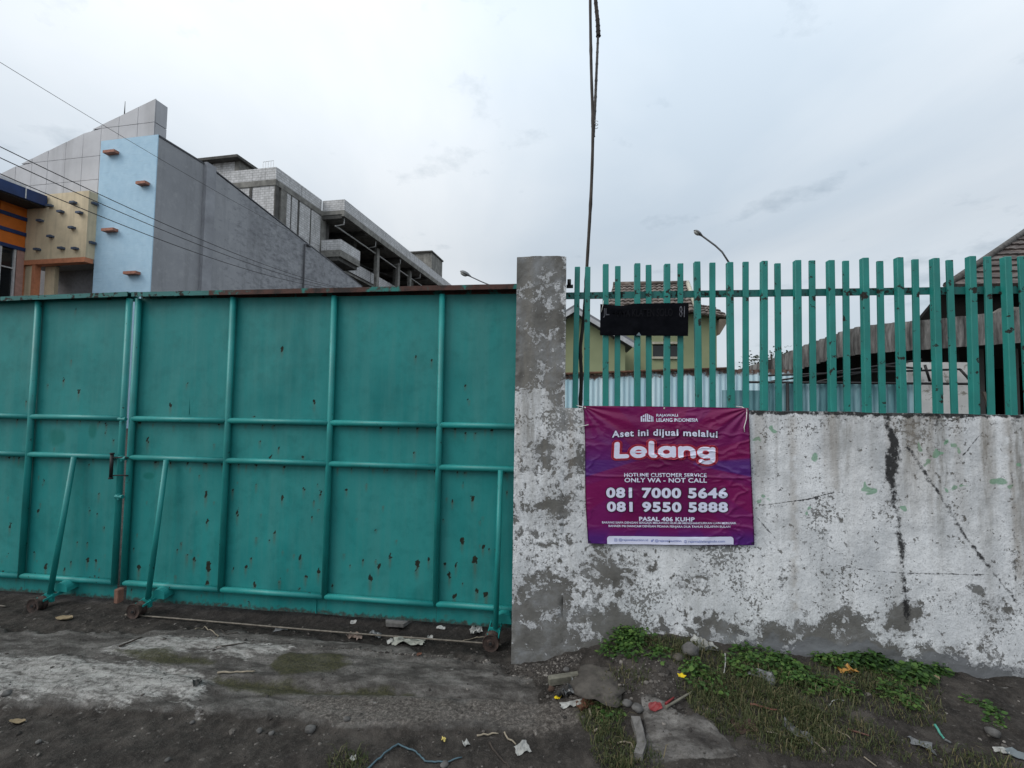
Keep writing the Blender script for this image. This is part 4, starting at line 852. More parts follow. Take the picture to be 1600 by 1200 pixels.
box('pilaster', XG-0.003, XG+0.22, yp0, yp1, -0.2, ZB+0.05, plain('pilaster_render', (0.30, 0.31, 0.335), 0.9, var=0.15, scale=1), off_b)
box('wall_coping', XG-0.42, XG+0.03, B1+0.052, yp0-0.002, ZB-0.098, ZB-0.0, plain('coping_dark', (0.08, 0.085, 0.095), 0.9), off_b); prism('wall_coping', [(XG-0.42, yp1+0.002, gz0-0.058), (XG-0.42, ye, gz1-0.058), (XG-0.42, ye, gz1), (XG-0.42, yp1+0.002, gz0)], (0.45, 0, 0), plain('coping_grey', (0.15, 0.155, 0.17), 0.9), off_b)
box('back_wall', XG-14, XG-0.41, ye-0.3, ye-0.002, -0.2, gz1-0.2, grey_m, off_b); box('roof', XG-14, XG-0.41, 25.5, ye-0.31, gz1-0.6, gz1-0.4, soffit_m, off_b)
dp = oatX(474, 380, XG); tube('downpipe', [(XG+0.14, dp.y, 0), (XG+0.14, dp.y, dp.z-0.1), (XG+0.14, dp.y+0.25, dp.z+0.0), (XG+0.02, dp.y+0.9, dp.z+0.02)], 0.07, plain('pipe_dark', (0.06, 0.062, 0.07), 0.7), off_b)
for px, py, wpx in ((174.5, 238.5, 25), (224, 287, 20), (172.5, 360, 26), (207, 427, 27)):
    c_ = oat(px, py, B1-0.1); h_ = wpx/FOC*B1/2; box('ledge', c_.x-h_, c_.x+h_, B1-0.28, B1-0.002, c_.z-0.075, c_.z+0.075, ledge_m, off_b)
# cladding board with sloping top
CY = 23.0; pc = oat(243.5, 154, CY); zj = [oat(242.5, 190.4, CY).z, oat(154.6, 243.2, CY).z, oat(153, 280, CY).z]
zj.append(zj[2]-(zj[1]-zj[2])*1.05); zj.append(zj[3]-1.4); zj.append(zj[4]-1.4)
joint_px = [243.5, 213.9, 184.7, 157.5, 130.4, 104, 77, 52.5, 27.7, 3]; jx = [oat(p, 215, CY).x for p in joint_px]; jx[0] = pc.x
st_ = jx[8]-jx[9]; jx += [jx[-1]-st_*k for k in range(1, 9)]
top0 = oat(0, 272, CY); sl_ = (pc.z-top0.z)/(pc.x-top0.x)
def ztop(x): return pc.z+sl_*(x-pc.x)
for a, b in zip(jx[:-1], jx[1:]):
    lv = [1e9]+zj
    for hi, lo in zip(lv[:-1], lv[1:]):
        p = [(b+0.013, lo+0.013), (a-0.013, lo+0.013), (a-0.013, min(hi-0.013, ztop(a))), (b+0.013, min(hi-0.013, ztop(b)))]
        if p[2][1] <= lo+0.06: continue
        if p[3][1] <= lo+0.02:
            xb = pc.x+(lo+0.02-pc.z)/sl_; p = [(xb, lo+0.02)]+p[1:3]
        prism('cladding_panel', [(x, CY+random.uniform(-.006, .006), z) for x, z in p], (0, 0.05, 0), panel_m, off_b)
yb = oatX(262, 168, pc.x).y
prism('cladding_backing', [(x, CY+0.06, z) for x, z in ((jx[-1], 0), (pc.x-0.03, 0), (pc.x-0.03, pc.z-0.03), (jx[-1], ztop(jx[-1])-0.03))], (0, 0.1, 0), dark_gap, off_b)
for hi, lo in zip([pc.z-0.02]+zj[:2], zj[:3]): box('cladding_return', pc.x-0.05, pc.x+0.0, CY+0.052, yb, lo+0.02, hi-0.02, panel_m, off_b)
box('cladding_return', pc.x-0.35, pc.x-0.06, CY+0.17, yb-0.02, 0, pc.z-0.08, dark_gap, off_b)
tip = oat(198, 160, CY+0.2); tube('lightning_rod', [(tip.x, CY+0.11, ztop(tip.x)-0.1), (tip.x, CY+0.11, tip.z)], [0.035, 0.012], dark_iron, off_b, 6)
# cream block
CB = 21.55; cr = oat(139.5, 297.7, CB); cl_ = oat(43, 330, CB); zc1_ = cr.z; zc0_ = oat(144, 401, CB).z; zb1_ = oat(140, 408.5, CB).z
box('cream_block', cl_.x-0.5, cr.x, CB, CB+2.5, zc0_+0.002, zc1_, cream_m, off_b)
SC = 0.1917
for x, y in ((404, 424), (596, 398), (492, 472), (645, 480), (325, 546), (584, 603), (410, 674), (302, 780), (498, 770), (610, 773)):
    c_ = oat(x*SC, 240+y*SC, CB-0.1); box('ledge', c_.x-0.15, c_.x+0.15, CB-0.20, CB-0.002, c_.z-0.055, c_.z+0.055, ledge2_m, off_b)
for y in (410, 728):
    c_ = oat(148, 240+y*SC, CB+0.3); box('ledge', cr.x+0.002, cr.x+0.16, CB+0.12, CB+0.40, c_.z-0.06, c_.z+0.06, ledge2_m, off_b)
box('lintel', cl_.x-0.5, tl.x-0.01, CB-0.02, CB+0.40, zb1_, zc0_, terra_m, off_b)
box('soffit', cl_.x-0.5, tl.x-0.01, CB+0.402, CB+2.6, zb1_+0.05, zc0_-0.01, soffit_m, off_b)
x1_ = oat(34, 440, CB).x; x2_ = oat(50, 440, CB).x
box('column', x1_-0.24, x1_, CB+0.02, CB+0.3, -0.2, zb1_-0.002, terra_m, off_b); box('column', x2_-0.10, x2_+0.12, CB+0.02, CB+0.3, -0.2, zb1_-0.002, terra_m, off_b)
box('porch_wall', x2_+0.13, oat(85, 440, CB+0.5).x, CB+0.5, CB+0.7, -0.2, zb1_+0.04, cream_m, off_b); box('porch_wall', x1_, x2_-0.11, CB+0.12, CB+0.28, -0.2, zb1_-0.004, cream_m, off_b)
RB = CB+2.55; wx0 = oat(88, 440, RB).x; wx1 = oat(146, 440, RB).x; wz1 = oat(120, 428, RB).z
box('porch_back_wall', x1_-1, tl.x+1.0, RB+0.02, RB+0.2, wz1+0.02, zb1_+0.04, cream_m, off_b); box('porch_back_wall', x1_-1, wx0-0.02, RB+0.02, RB+0.2, -0.2, wz1+0.016, cream_m, off_b)
wn_ = box('window', wx0, wx1+1.0, RB+0.10, RB+0.14, -0.2, wz1, glass_m, off_b)
for p in (88, 103, 122, 136): xm = oat(p, 440, RB).x; box('mullion', xm-0.07, xm+0.07, RB+0.03, RB+0.098, -0.2, wz1, alu_m, wn_)
# orange wing facing right
XO = oat(42, 350, CB).x-0.01
def zo(x, y): return oatX(x*SC, 240+y*SC, XO).z
YO0, YO1 = 9.0, CB-0.004
za, z1a, z1b, z2a, z2b, z3a, z3b = [oat(225*SC*0+42, 240+y*SC, CB).z for y in (425, 528, 556, 650, 678, 772, 800)]
joints = [YO1, 20.35]+[20.35-1.95*k for k in range(1, 6)]
for top, bot, m_ in ((za, z1a, orange_m), (z1a, z1b, navy_m), (z1b, z2a, orange_m), (z2a, z2b, navy_m), (z2b, z3a, orange_m), (z3a, z3b, navy_m)):
    for a, b in zip(joints[:-1], joints[1:]):
        if m_ is navy_m: box('navy_stripe', XO-0.2, XO+0.06, b+0.012, a-0.012, bot, top, m_, off_b)
        else: box('orange_panel', XO-0.2, XO, b+0.02, a-0.02, bot+0.003, top-0.003, m_, off_b)
box('wing_core', XO-0.5, XO-0.21, YO0, YO1-0.01, -0.2, za+1.2, alu_m, off_b)
xe = oat(71, 330, CB-0.1).x; cz1 = oat(71, 306, CB-0.1).z; cz0 = oat(71, 322, CB-0.1).z
cn_ = box('canopy', XO-0.9, xe, YO0, CB-0.05, cz0, cz1, navy_m, off_b)
for k in range(5): box('canopy_joint', xe+0.0, xe+0.012, CB-1.05-1.95*k, CB-1.00-1.95*k, cz0+0.02, cz1-0.02, alu_m, cn_)
box('canopy_soffit', XO+0.002, xe-0.12, YO0, CB-0.06, cz0-0.06, cz0-0.002, shade_m, cn_)
gz = box('window', XO-0.16, XO-0.10, YO0, YO1-0.35, -0.2, z3b-0.004, glass_m, off_b)
for a in np.arange(YO1-0.42, 10, -0.62): box('mullion', XO-0.098, XO+0.0, a-0.045, a+0.045, -0.2, z3b-0.006, alu_m, gz)
zr = oat(20, 419, CB-0.5).z; box('mullion', XO-0.097, XO-0.02, YO0, YO1-0.36, zr-0.03, zr+0.03, alu_m, gz); box('wing_pier', XO-0.15, XO+0.02, YO1-0.34, YO1-0.02, -0.2, z3b-0.004, plain('pier_pink', (0.40, 0.24, 0.20), 0.8), off_b)

off_b.rotation_euler.z = oth

# ================================================================ unfinished concrete block
def blockwork(name, face):
    a = M(name, 0.95); v_ = a.n('ShaderNodeTexBrick'); 
    a.put(v_.inputs['Vector'], a.pos(rot=(math.pi/2, 0, 0) if face == 'y' else (math.pi/2, 0, math.pi/2) if False else (0, 0, 0)))
    if face == 'x':
        cmb = a.n('ShaderNodeCombineXYZ'); sp_ = a.n('ShaderNodeSeparateXYZ'); a.t.links.new(a.pos(), sp_.inputs[0]); a.t.links.new(sp_.outputs[1], cmb.inputs[0]); a.t.links.new(sp_.outputs[2], cmb.inputs[1]); a.t.links.new(cmb.outputs[0], v_.inputs['Vector'])
    else:
        cmb = a.n('ShaderNodeCombineXYZ'); sp_ = a.n('ShaderNodeSeparateXYZ'); a.t.links.new(a.pos(), sp_.inputs[0]); a.t.links.new(sp_.outputs[0], cmb.inputs[0]); a.t.links.new(sp_.outputs[2], cmb.inputs[1]); a.t.links.new(cmb.outputs[0], v_.inputs['Vector'])
    v_.inputs['Color1'].default_value = (0.60, 0.60, 0.61, 1); v_.inputs['Color2'].default_value = (0.50, 0.50, 0.505, 1); v_.inputs['Mortar'].default_value = (0.32, 0.32, 0.32, 1)
    v_.inputs['Scale'].default_value = 1.0; v_.inputs['Brick Width'].default_value = 0.62; v_.inputs['Row Height'].default_value = 0.30; v_.inputs['Mortar Size'].default_value = 0.028
    cc2 = a.mix(a.ramp(a.noise(1.1, 7, 0.7), (0.5, 0), (0.75, 0.5)), v_.outputs[0], (0.14, 0.14, 0.135)); cc2 = a.mix(a.ramp(a.noise(2.5, 5, 0.6, a.pos(scale=(1, 1, 0.12))), (0.5, 0), (0.75, 0.5)), cc2, (0.10, 0.10, 0.095)); a.base(cc2)
    return a.m
blk_x, blk_y = blockwork('blockwork_side', 'x'), blockwork('blockwork_front', 'y')
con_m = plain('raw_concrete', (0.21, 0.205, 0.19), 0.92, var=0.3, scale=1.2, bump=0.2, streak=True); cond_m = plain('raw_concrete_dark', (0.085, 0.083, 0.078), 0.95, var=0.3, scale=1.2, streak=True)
YC = 50.0
k0 = at(320+408*.275, 220+148*.275, YC); cat_, catX_, cth = frame(k0, 943)
def C2(x, y, Y): return cat_(320+x*.275, 220+y*.275, Y)
def C2X(x, y, X): return catX_(320+x*.275, 220+y*.275, X)
XC = k0.x; Zp = k0.z; Zpb = C2(408, 218, YC).z; Zbm = C2(408, 250, YC).z
cb = thing('unfinished_building', (XC, YC, 0), 'unfinished raw concrete and block building with open floors behind the grey wall', 'building')
Y1 = C2X(668, 340, XC).y; XO2 = C2(795, 332, Y1).x; YE = C2X(1420, 800, XO2).y
xl = XC-16
fb = [XC, XC-(C2(408, 0, YC).x-C2(275, 0, YC).x), XC-(C2(408, 0, YC).x-C2(152, 0, YC).x)]
for a, b in zip(fb[:-1], fb[1:]): box('parapet', b+0.03, a-0.03, YC, YC+0.25, Zpb, Zp, blk_y, cb)
box('parapet', xl, fb[2]-0.03, YC+2.5, YC+2.75, Zpb, Zp-0.3, blk_y, cb)
box('edge_beam', xl, XC+0.05, YC-0.06, YC+0.4, Zbm, Zpb-0.004, con_m, cb)
wx_ = [C2(x, 300, YC).x for x in (395, 268, 253, 120, 0)]
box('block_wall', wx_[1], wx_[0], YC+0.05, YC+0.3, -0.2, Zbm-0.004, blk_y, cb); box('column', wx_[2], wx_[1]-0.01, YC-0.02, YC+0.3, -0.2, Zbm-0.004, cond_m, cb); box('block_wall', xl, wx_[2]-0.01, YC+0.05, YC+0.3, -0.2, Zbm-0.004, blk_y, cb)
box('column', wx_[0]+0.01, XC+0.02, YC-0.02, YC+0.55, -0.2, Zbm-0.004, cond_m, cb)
ys_ = [YC]+[C2X(x, 300, XC).y for x in (548, 668)]
for a, b in zip(ys_[:-1], ys_[1:]): box('parapet', XC-0.25, XC+0.0, a+(0.27 if a == YC else 0.03), b-0.03, Zpb, Zp, blk_x, cb)
box('edge_beam', XC-0.4, XC+0.08, YC+0.42, Y1, Zbm, Zpb-0.004, con_m, cb)
sx_ = [C2X(x, 400, XC).y for x in (428, 462, 487, 492, 527, 538, 600, 606, 660, 690)]
for a, b, m_, nm, px_ in ((sx_[0], sx_[1], con_m, 'column', 0.06), (sx_[1], sx_[2], blk_x, 'block_wall', 0), (sx_[2], sx_[3], cond_m, 'column', 0.02), (sx_[3], sx_[4], blk_x, 'block_wall', 0), (sx_[4], sx_[5], cond_m, 'column', 0.02), (sx_[5], sx_[6], blk_x, 'block_wall', 0), (sx_[6], sx_[7], cond_m, 'column', 0.02), (sx_[7], sx_[8], blk_x, 'block_wall', 0), (sx_[8], sx_[9], con_m, 'column', 0.06)):
    box(nm, XC-0.3, XC+px_, a+0.004, b-0.004, -0.2, Zbm-0.006, m_, cb)
# overhanging gallery
Zop, Zopb, Zosb = C2(795, 332, Y1).z, C2(795, 393, Y1).z, C2(795, 428, Y1).z
box('parapet', XC+0.03, XO2, Y1, Y1+0.25, Zopb, Zop, blk_y, cb)
seg = [Y1+0.26]+[C2X(x, 500, XO2).y for x in (883, 960, 1030, 1092, 1150, 1195, 1240)]
while seg[-1] < YE-12: seg.append(seg[-1]+10)
seg.append(YE)
for a, b in zip(seg[:-1], seg[1:]): box('parapet', XO2-0.25, XO2, a+0.04, b-0.04, Zopb, Zop, blk_x, cb)
box('roof_slab', XC-12, XO2+0.05, Y1-0.05, YE, Zosb+0.3, Zopb-0.004, con_m, cb); box('edge_beam', XO2-0.35, XO2+0.06, Y1-0.06, YE, Zosb, Zosb+0.297, con_m, cb)
yy = Y1+0.02
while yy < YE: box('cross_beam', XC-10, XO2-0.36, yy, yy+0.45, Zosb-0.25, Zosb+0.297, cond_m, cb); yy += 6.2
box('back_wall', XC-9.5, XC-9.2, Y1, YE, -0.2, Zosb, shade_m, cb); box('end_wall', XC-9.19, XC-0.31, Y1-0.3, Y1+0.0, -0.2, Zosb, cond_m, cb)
pz = C2X(710, 460, XO2-1.6).z; pt0 = C2X(712, 462, XO2-1.6)
wp_m = plain('pipe_white', (0.42, 0.42, 0.41), 0.6)
tube('drain_pipe', [(XO2-1.6, Y1+0.5, pt0.z), (XO2-1.6, YE-2, pt0.z-0.5)], 0.11, wp_m, cb, 8)
for yv in np.arange(Y1+0.6, YE-6, 9.0): tube('drain_pipe', [(XO2-1.6, yv, pt0.z), (XO2-0.35, yv, pt0.z+0.15), (XO2-0.35, yv, Zosb+0.1)], 0.09, wp_m, cb, 8)
# balcony and lower gallery
bz1, bz0, bzs = C2(780, 566, Y1).z, C2(780, 624, Y1).z, C2(780, 672, Y1).z
ybal = C2X(884, 640, XO2-0.05).y; xb0, xb1 = C2(675, 600, Y1).x, C2(783, 600, Y1).x
ba = box('balcony', xb0, xb1, Y1-0.5, ybal, bzs+0.25, bz0-0.004, con_m, cb)
box('parapet', xb0, xb1, Y1-0.5, Y1-0.28, bz0, bz1, blk_y, ba); box('parapet', xb1-0.22, xb1, Y1-0.27, ybal, bz0, bz1, blk_x, ba); box('balcony_beam', xb0, xb1-0.35, Y1-0.3, ybal-0.2, bzs-0.25, bzs+0.246, cond_m, ba)
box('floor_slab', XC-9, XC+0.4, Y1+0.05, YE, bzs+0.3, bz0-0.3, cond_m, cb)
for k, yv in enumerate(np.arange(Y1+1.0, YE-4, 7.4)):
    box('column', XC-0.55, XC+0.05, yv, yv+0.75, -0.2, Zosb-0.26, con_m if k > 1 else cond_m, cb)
for x_ in (983, 1103, 1170): yq = C2X(x_, 780, XO2-1.2).y; box('column', XO2-1.7, XO2-1.2, yq-0.4, yq+0.4, -0.2, Zosb-0.26, con_m, cb)
lz = C2X(850, 716, XC+0.5)
zlo = C2X(1000, 800, XC+0.5).z
for a, b in zip(np.arange(ybal+0.3, YE-8, 8), np.arange(ybal+8.2, YE, 8)): box('parapet', XC+0.42, XC+0.62, a, b-0.1, zlo-1.2, zlo+0.55, blk_x, cb)
box('floor_slab', XC-9, XC+0.41, Y1+0.05, YE, zlo-1.6, zlo-1.25, con_m, cb)
# stair house, far house, rail on the roof
sh0, sh1 = C2(58, 130, YC+3), C2(172, 125, YC+3); zs1 = sh0.z
box('stair_house', sh0.x-0.3, sh1.x, YC+3, YC+9, Zpb, zs1, blk_y, cb); box('column', sh1.x+0.004, sh1.x+0.7, YC+2.95, YC+9.1, Zpb, zs1-0.004, con_m, cb); box('column', sh0.x-1.1, sh0.x-0.31, YC+2.95, YC+3.6, Zpb, zs1-0.004, cond_m, cb)
box('stair_house_roof', sh0.x-2.0, sh1.x+1.2, YC+2.0, YC+10.5, zs1+0.002, zs1+0.35, cond_m, cb)
yf = C2X(1290, 650, XO2-1.0).y; f0 = C2(1290, 634, yf); f1 = C2(1165, 640, yf); yf2 = C2X(1350, 690, XO2-1.0).y; box('roof_house', f1.x, XO2-1.0, yf, yf2, Zopb, f0.z, con_m, cb); box('roof_house_lid', f1.x-0.3, XO2-0.8, yf-0.4, yf2+0.2, f0.z+0.002, f0.z+0.3, cond_m, cb)
bm = bmesh.new(); ra, rb_ = C2(345, 130, YC+1), C2(404, 124, YC+1)
for x in np.linspace(ra.x, rb_.x, 5): add_tube(bm, [(x, YC+0.6, Zp-0.4), (x, YC+0.6, ra.z)], 0.03, 5)
add_tube(bm, [(ra.x, YC+0.6, ra.z), (rb_.x, YC+0.6, ra.z+0.05)], 0.03, 5); bmobj('roof_rail', bm, alu_m, cb)

cb.rotation_euler.z = cth

# ================================================================ overhead cables
cab_m = plain('cable_black', (0.02, 0.02, 0.022), 0.6)
def cable(pix, X, r, label):
    pts = [atX(px, py, X) for px, py in pix]; ys2 = np.array([p.y for p in pts]); zs2 = np.array([p.z for p in pts])
    pf = np.polyfit(ys2, zs2, 2); yl = np.linspace(5.0, ys2[-1]+14, 60)
    o = tube('overhead_cable', [(X, y_, float(np.polyval(pf, y_))) for y_ in yl], r, cab_m, None, 6); origin_base(o); tag(o, label, 'cable', 'overhead cables at left')
cable([(0, 97), (150, 190), (247, 245), (400, 334), (500, 385)], -17.2, 0.008, 'thin highest overhead cable crossing in front of the blue and grey facade')
cable([(0, 227), (120, 290), (247, 345), (320, 376), (440, 423), (520, 447)], -17.4, 0.015, 'upper of three thick overhead cables before the blue facade')
cable([(0, 245), (120, 303), (247, 357), (320, 385.5), (440, 428), (520, 449)], -17.4, 0.015, 'middle of three thick overhead cables before the blue facade')
cable([(0, 269), (120, 324), (247, 375), (320, 400), (440, 434), (520, 452)], -17.4, 0.015, 'lowest of three thick overhead cables before the blue facade')

# ================================================================ street lamps
lamp_m = plain('lamp_grey', (0.14, 0.145, 0.15), 0.5, 0.3); lens_m = plain('lamp_lens', (0.30, 0.31, 0.30), 0.3)
def street_lamp(head, neck, mid, polex, Y, label):
    h, n_, m_ = at(*head, Y), at(*neck, Y), at(*mid, Y); px_ = at(polex[0], polex[1], Y)
    t = thing('street_lamp', (px_.x, Y, 0), label, 'street lamp', 'street lamps beyond the wall'); s_ = Y/14
    tube('pole', [(px_.x, Y, 0), (px_.x, Y, px_.z*0.6), px_], [0.075*s_**0.5, 0.06*s_**0.5, 0.04*s_**0.5], lamp_m, t)
    tube('arm', [px_, (px_+m_)/2+Vector((-0.01, 0, 0.08*s_)), m_, n_, n_+(h-n_)*0.3], 0.026*s_**0.5, lamp_m, t)
    d = h-n_; ln = d.length; d.normalize(); up = Vector((-d.z, 0, d.x)); up = up if up.z > 0 else -up
    prof = [(0, .15), (.15, .42), (.4, .9), (.65, 1), (.85, .8), (1, .25)]
    bm = bmesh.new(); rings = []; bl = bmesh.new()
    for f, k in prof:
        c_ = n_+d*ln*f; rings.append([bm.verts.new(c_+up*(ln*0.20*k*max(math.sin(a), -0.25))+Vector((0, 1, 0))*(ln*0.26*k*math.cos(a))) for a in np.linspace(0, 2*math.pi, 13)[:-1]])
    for r0, r1_ in zip(rings[:-1], rings[1:]):
        for k in range(12): bm.faces.new((r0[k], r0[(k+1) % 12], r1_[(k+1) % 12], r1_[k]))
    bm.faces.new(rings[0]); bm.faces.new(rings[-1]); bmobj('lamp_head', bm, lamp_m, t, True)
    c_ = n_+d*ln*0.64-up*ln*0.06; bmesh.ops.create_icosphere(bl, subdivisions=2, radius=1, matrix=Matrix.Translation(c_) @ Matrix.Rotation(math.atan2(d.x, d.z)-math.pi/2, 4, 'Y') @ Matrix.Diagonal((ln*0.30, ln*0.20, ln*0.15, 1))); bmobj('lens', bl, lens_m, t, True)
street_lamp((719, 424), (737, 433), (752, 440), (792, 464), 30, 'far street lamp whose head shows just above the gate top')
street_lamp((1084, 360), (1099, 370), (1118, 384), (1140, 412), 14, 'nearer street lamp leaning left above the green fence bars')

# ================================================================ green house behind the fence
hg = M('green_house_paint', 0.85); hg.base(hg.mix(hg.ramp(hg.noise(1.5, 5, 0.6, hg.pos(scale=(1, 1, 0.3))), (0.5, 0), (0.75, 0.5)), hg.ramp(hg.noise(1.2, 5), (0.3, (0.215, 0.245, 0.135)), (0.7, (0.285, 0.315, 0.18))), (0.26, 0.22, 0.11))); hg = hg.m
tile_m = M('roof_tile', 0.9); tn = tile_m.voro(5.5, None, 'F1', 'Color'); tile_m.base(tile_m.mix(tile_m.ramp(tile_m.noise(3, 5, 0.6), (0.5, 0), (0.7, 0.6)), tile_m.ramp(tn, (0.2, (0.060, 0.046, 0.040)), (0.55, (0.115, 0.088, 0.074)), (0.9, (0.20, 0.17, 0.15))), (0.05, 0.045, 0.035))); tile_m = tile_m.m
trim_m = plain('bargeboard_grey', (0.42, 0.43, 0.45), 0.7, var=0.2); cream2 = plain('verge_cream', (0.45, 0.42, 0.34), 0.8, var=0.2); soff2 = plain('soffit_brown', (0.17, 0.14, 0.11), 0.9)
HY = 15.0
house = thing('green_house', (at(1010, 600, HY).x, HY+2, 0), 'pale green house with tiled roof and gable seen between the fence bars', 'house')
# main tall block
hx0, hx1 = at(952, 560, HY).x, at(1120, 560, HY).x; ze = at(1085, 490, HY).z; zr2 = at(1073, 441, HY+2.2).z
wz0, wz1_ = at(1040, 557.5, HY).z, at(1040, 538, HY).z; wxa, wxb = at(1020, 548, HY).x, at(1062, 548, HY).x
bm = bmesh.new(); add_box(bm, hx0, wxa, HY, HY+0.2, -0.2, ze); add_box(bm, wxb, hx1, HY, HY+0.2, -0.2, ze); add_box(bm, wxa, wxb, HY, HY+0.2, -0.2, wz0); add_box(bm, wxa, wxb, HY, HY+0.2, wz1_, ze); bmesh.ops.remove_doubles(bm, verts=bm.verts, dist=0.0001); bmobj('wall', bm, hg, house)
box('wall', hx1-0.2, hx1, HY+0.202, HY+5, -0.2, ze-0.004, hg, house)
wd = box('window', wxa, wxb, HY+0.11, HY+0.15, wz0, wz1_, glass_m, house)
xm = (wxa*0.42+wxb*0.58); box('window_frame', xm-0.10, xm-0.02, HY+0.05, HY+0.108, wz0, wz1_, cream2, wd); box('window_frame', wxa-0.03, wxb+0.03, HY-0.10, HY-0.002, wz1_+0.0, wz1_+0.07, cream2, wd); box('window_frame', wxa-0.03, wxb+0.03, HY-0.06, HY-0.002, wz0-0.07, wz0, cream2, wd)
def tile_roof(name, e0, e1, r0, r1_, mat, parent, courses=9, lift=0.06, tiles=16, wave=0.7):
    """corrugated, stepped tile courses from eave line e0-e1 up to ridge line r0-r1; one mesh per course"""
    e0, e1, r0, r1_ = [Vector(p) for p in (e0, e1, r0, r1_)]; nrm = (e1-e0).cross(r0-e0).normalized()
    if nrm.z < 0: nrm = -nrm
    for k in range(courses):
        f0, f1 = k/courses, (k+1)/courses+0.04; a0, a1, b0_, b1_ = e0.lerp(r0, f0), e1.lerp(r1_, f0), e0.lerp(r0, min(f1, 1)), e1.lerp(r1_, min(f1, 1))
        n_ = tiles*4; bm = bmesh.new(); lo = []; hi = []; un = []
        for i in range(n_+1):
            s_ = i/n_; wv = abs(math.sin(math.pi*s_*tiles))*lift*wave+random.uniform(-.006, .006)
            lo.append(bm.verts.new(a0.lerp(a1, s_)+nrm*(lift+wv))); hi.append(bm.verts.new(b0_.lerp(b1_, s_)+nrm*wv*0.8)); un.append(bm.verts.new(a0.lerp(a1, s_)+nrm*(wv-lift*0.3)))
        for i in range(n_): bm.faces.new((lo[i], lo[i+1], hi[i+1], hi[i])); bm.faces.new((un[i], un[i+1], lo[i+1], lo[i]))
        bmobj(name, bm, mat, parent)
el, er = at(948, 488, HY-0.4), at(1086, 488, HY-0.4); rl, rr_ = at(958, 449, HY+2.2), at(1072, 441.5, HY+2.2); rl.z = rr_.z = (rl.z+rr_.z)/2; el.z = er.z = (el.z+er.z)/2
rf = mesh('roof', [el, er, rr_, rl, (el.x, HY+5, el.z), (er.x, HY+5, er.z)], [(0, 1, 2, 3), (3, 2, 5, 4), (0, 3, 4), (1, 5, 2)], soff2, house)
tile_roof('tile_course', el, er, rl, rr_, tile_m, rf, 9, 0.05, 15)
tube('ridge', [rl+Vector((0, 0, 0.04)), rr_+Vector((0, 0, 0.04))], 0.10, tile_m, rf, 8)
tube('verge', [er+Vector((0.05, -0.05, 0.06)), rr_+Vector((0.05, 0, 0.08))], 0.075, cream2, rf, 6)
# lower hip to the right
h0, h1_ = at(1087, 490, HY-0.3), at(1141, 498, HY-0.3); t0_, t1_ = at(1090, 476, HY+1.2), at(1112, 479, HY+1.2); zz2 = h0.z; h1_.z = zz2-0.15
rf2 = mesh('roof', [h0, h1_, t1_, t0_, (h1_.x, HY+3, h1_.z), (h0.x, HY+3, h0.z)], [(0, 1, 2, 3), (1, 4, 2), (0, 5, 4, 1), (2, 4, 5, 3)], soff2, house)
tile_roof('tile_course', h0, h1_, t0_, t1_, tile_m, rf2, 4, 0.045, 6)
prism('soffit', [(h1_.x-0.02, HY-0.28, h1_.z-0.02), (hx1+0.005, HY-0.28, h1_.z-0.02), (hx1+0.005, HY-0.28, h1_.z-0.5)], (0, 3.2, 0), soff2, rf2)
# gable to the left, nearer
GY = 13.0; ap = at(897, 484, GY); gl = at(850, 527, GY); gr_ = at(992, 541, GY); gl = Vector((2*ap.x-gr_.x, GY, gr_.z))
mesh('gable_wall', [(gl.x+0.3, GY+0.1, -0.2), (gr_.x-0.25, GY+0.1, -0.2), (gr_.x-0.25, GY+0.1, gr_.z+0.02), (ap.x, GY+0.1, ap.z-0.12), (gl.x+0.3, GY+0.1, gl.z+0.05)], [(0, 1, 2, 3, 4)], hg, house)
box('gable_side', gr_.x-0.45, gr_.x-0.252, GY+0.104, HY-0.004, -0.2, gr_.z+0.0, hg, house)
for a, b in ((ap, gr_), (ap, gl)):
    bm = bmesh.new(); add_prism(bm, [a+Vector((0, -0.25, 0.02)), b+Vector((0, -0.25, 0.02)), b+Vector((0, -0.25, -0.11)), a+Vector((0, -0.25, -0.11))], (0, 0.05, 0)); bmobj('bargeboard', bm, trim_m, house)
    bm = bmesh.new(); add_prism(bm, [a+Vector((0, -0.20, 0.10)), b+Vector((0, -0.20, 0.10)), b+Vector((0, -0.20, 0.025)), a+Vector((0, -0.20, 0.025))], (0, 2.0, 0)); bmobj('gable_roof', bm, plain('gable_roof_grey', (0.16, 0.165, 0.18), 0.8), house)
tube('roof_bracket', [at(905, 478, GY), at(905, 486, GY)], 0.02, trim_m, house, 6)

# ================================================================ corrugated sheet fences in the yard
zinc = M('zinc_sheet_pale', 0.6, 0.0, 0.4); zc_ = zinc.ramp(zinc.noise(7, 6, 0.6, zinc.pos(scale=(1, 1, 0.12))), (0.3, (0.33, 0.52, 0.60)), (0.55, (0.48, 0.63, 0.69)), (0.75, (0.60, 0.68, 0.71)))
zc_ = zinc.mix(zinc.ramp(zinc.math('ADD', zinc.math('MULTIPLY', zinc.attr('edge'), 0.5), zinc.noise(9, 6, 0.65)), (0.72, 0), (0.85, 0.95)), zc_, (0.085, 0.035, 0.018)); zinc.base(zc_); zinc = zinc.m
zinc2 = M('zinc_sheet_teal', 0.55, 0.0, 0.4); zinc2.base(zinc2.ramp(zinc2.noise(5, 6, 0.6, zinc2.pos(scale=(1, 1, 0.15))), (0.3, (0.022, 0.085, 0.095)), (0.5, (0.085, 0.20, 0.225)), (0.68, (0.26, 0.39, 0.44)))); zinc2 = zinc2.m
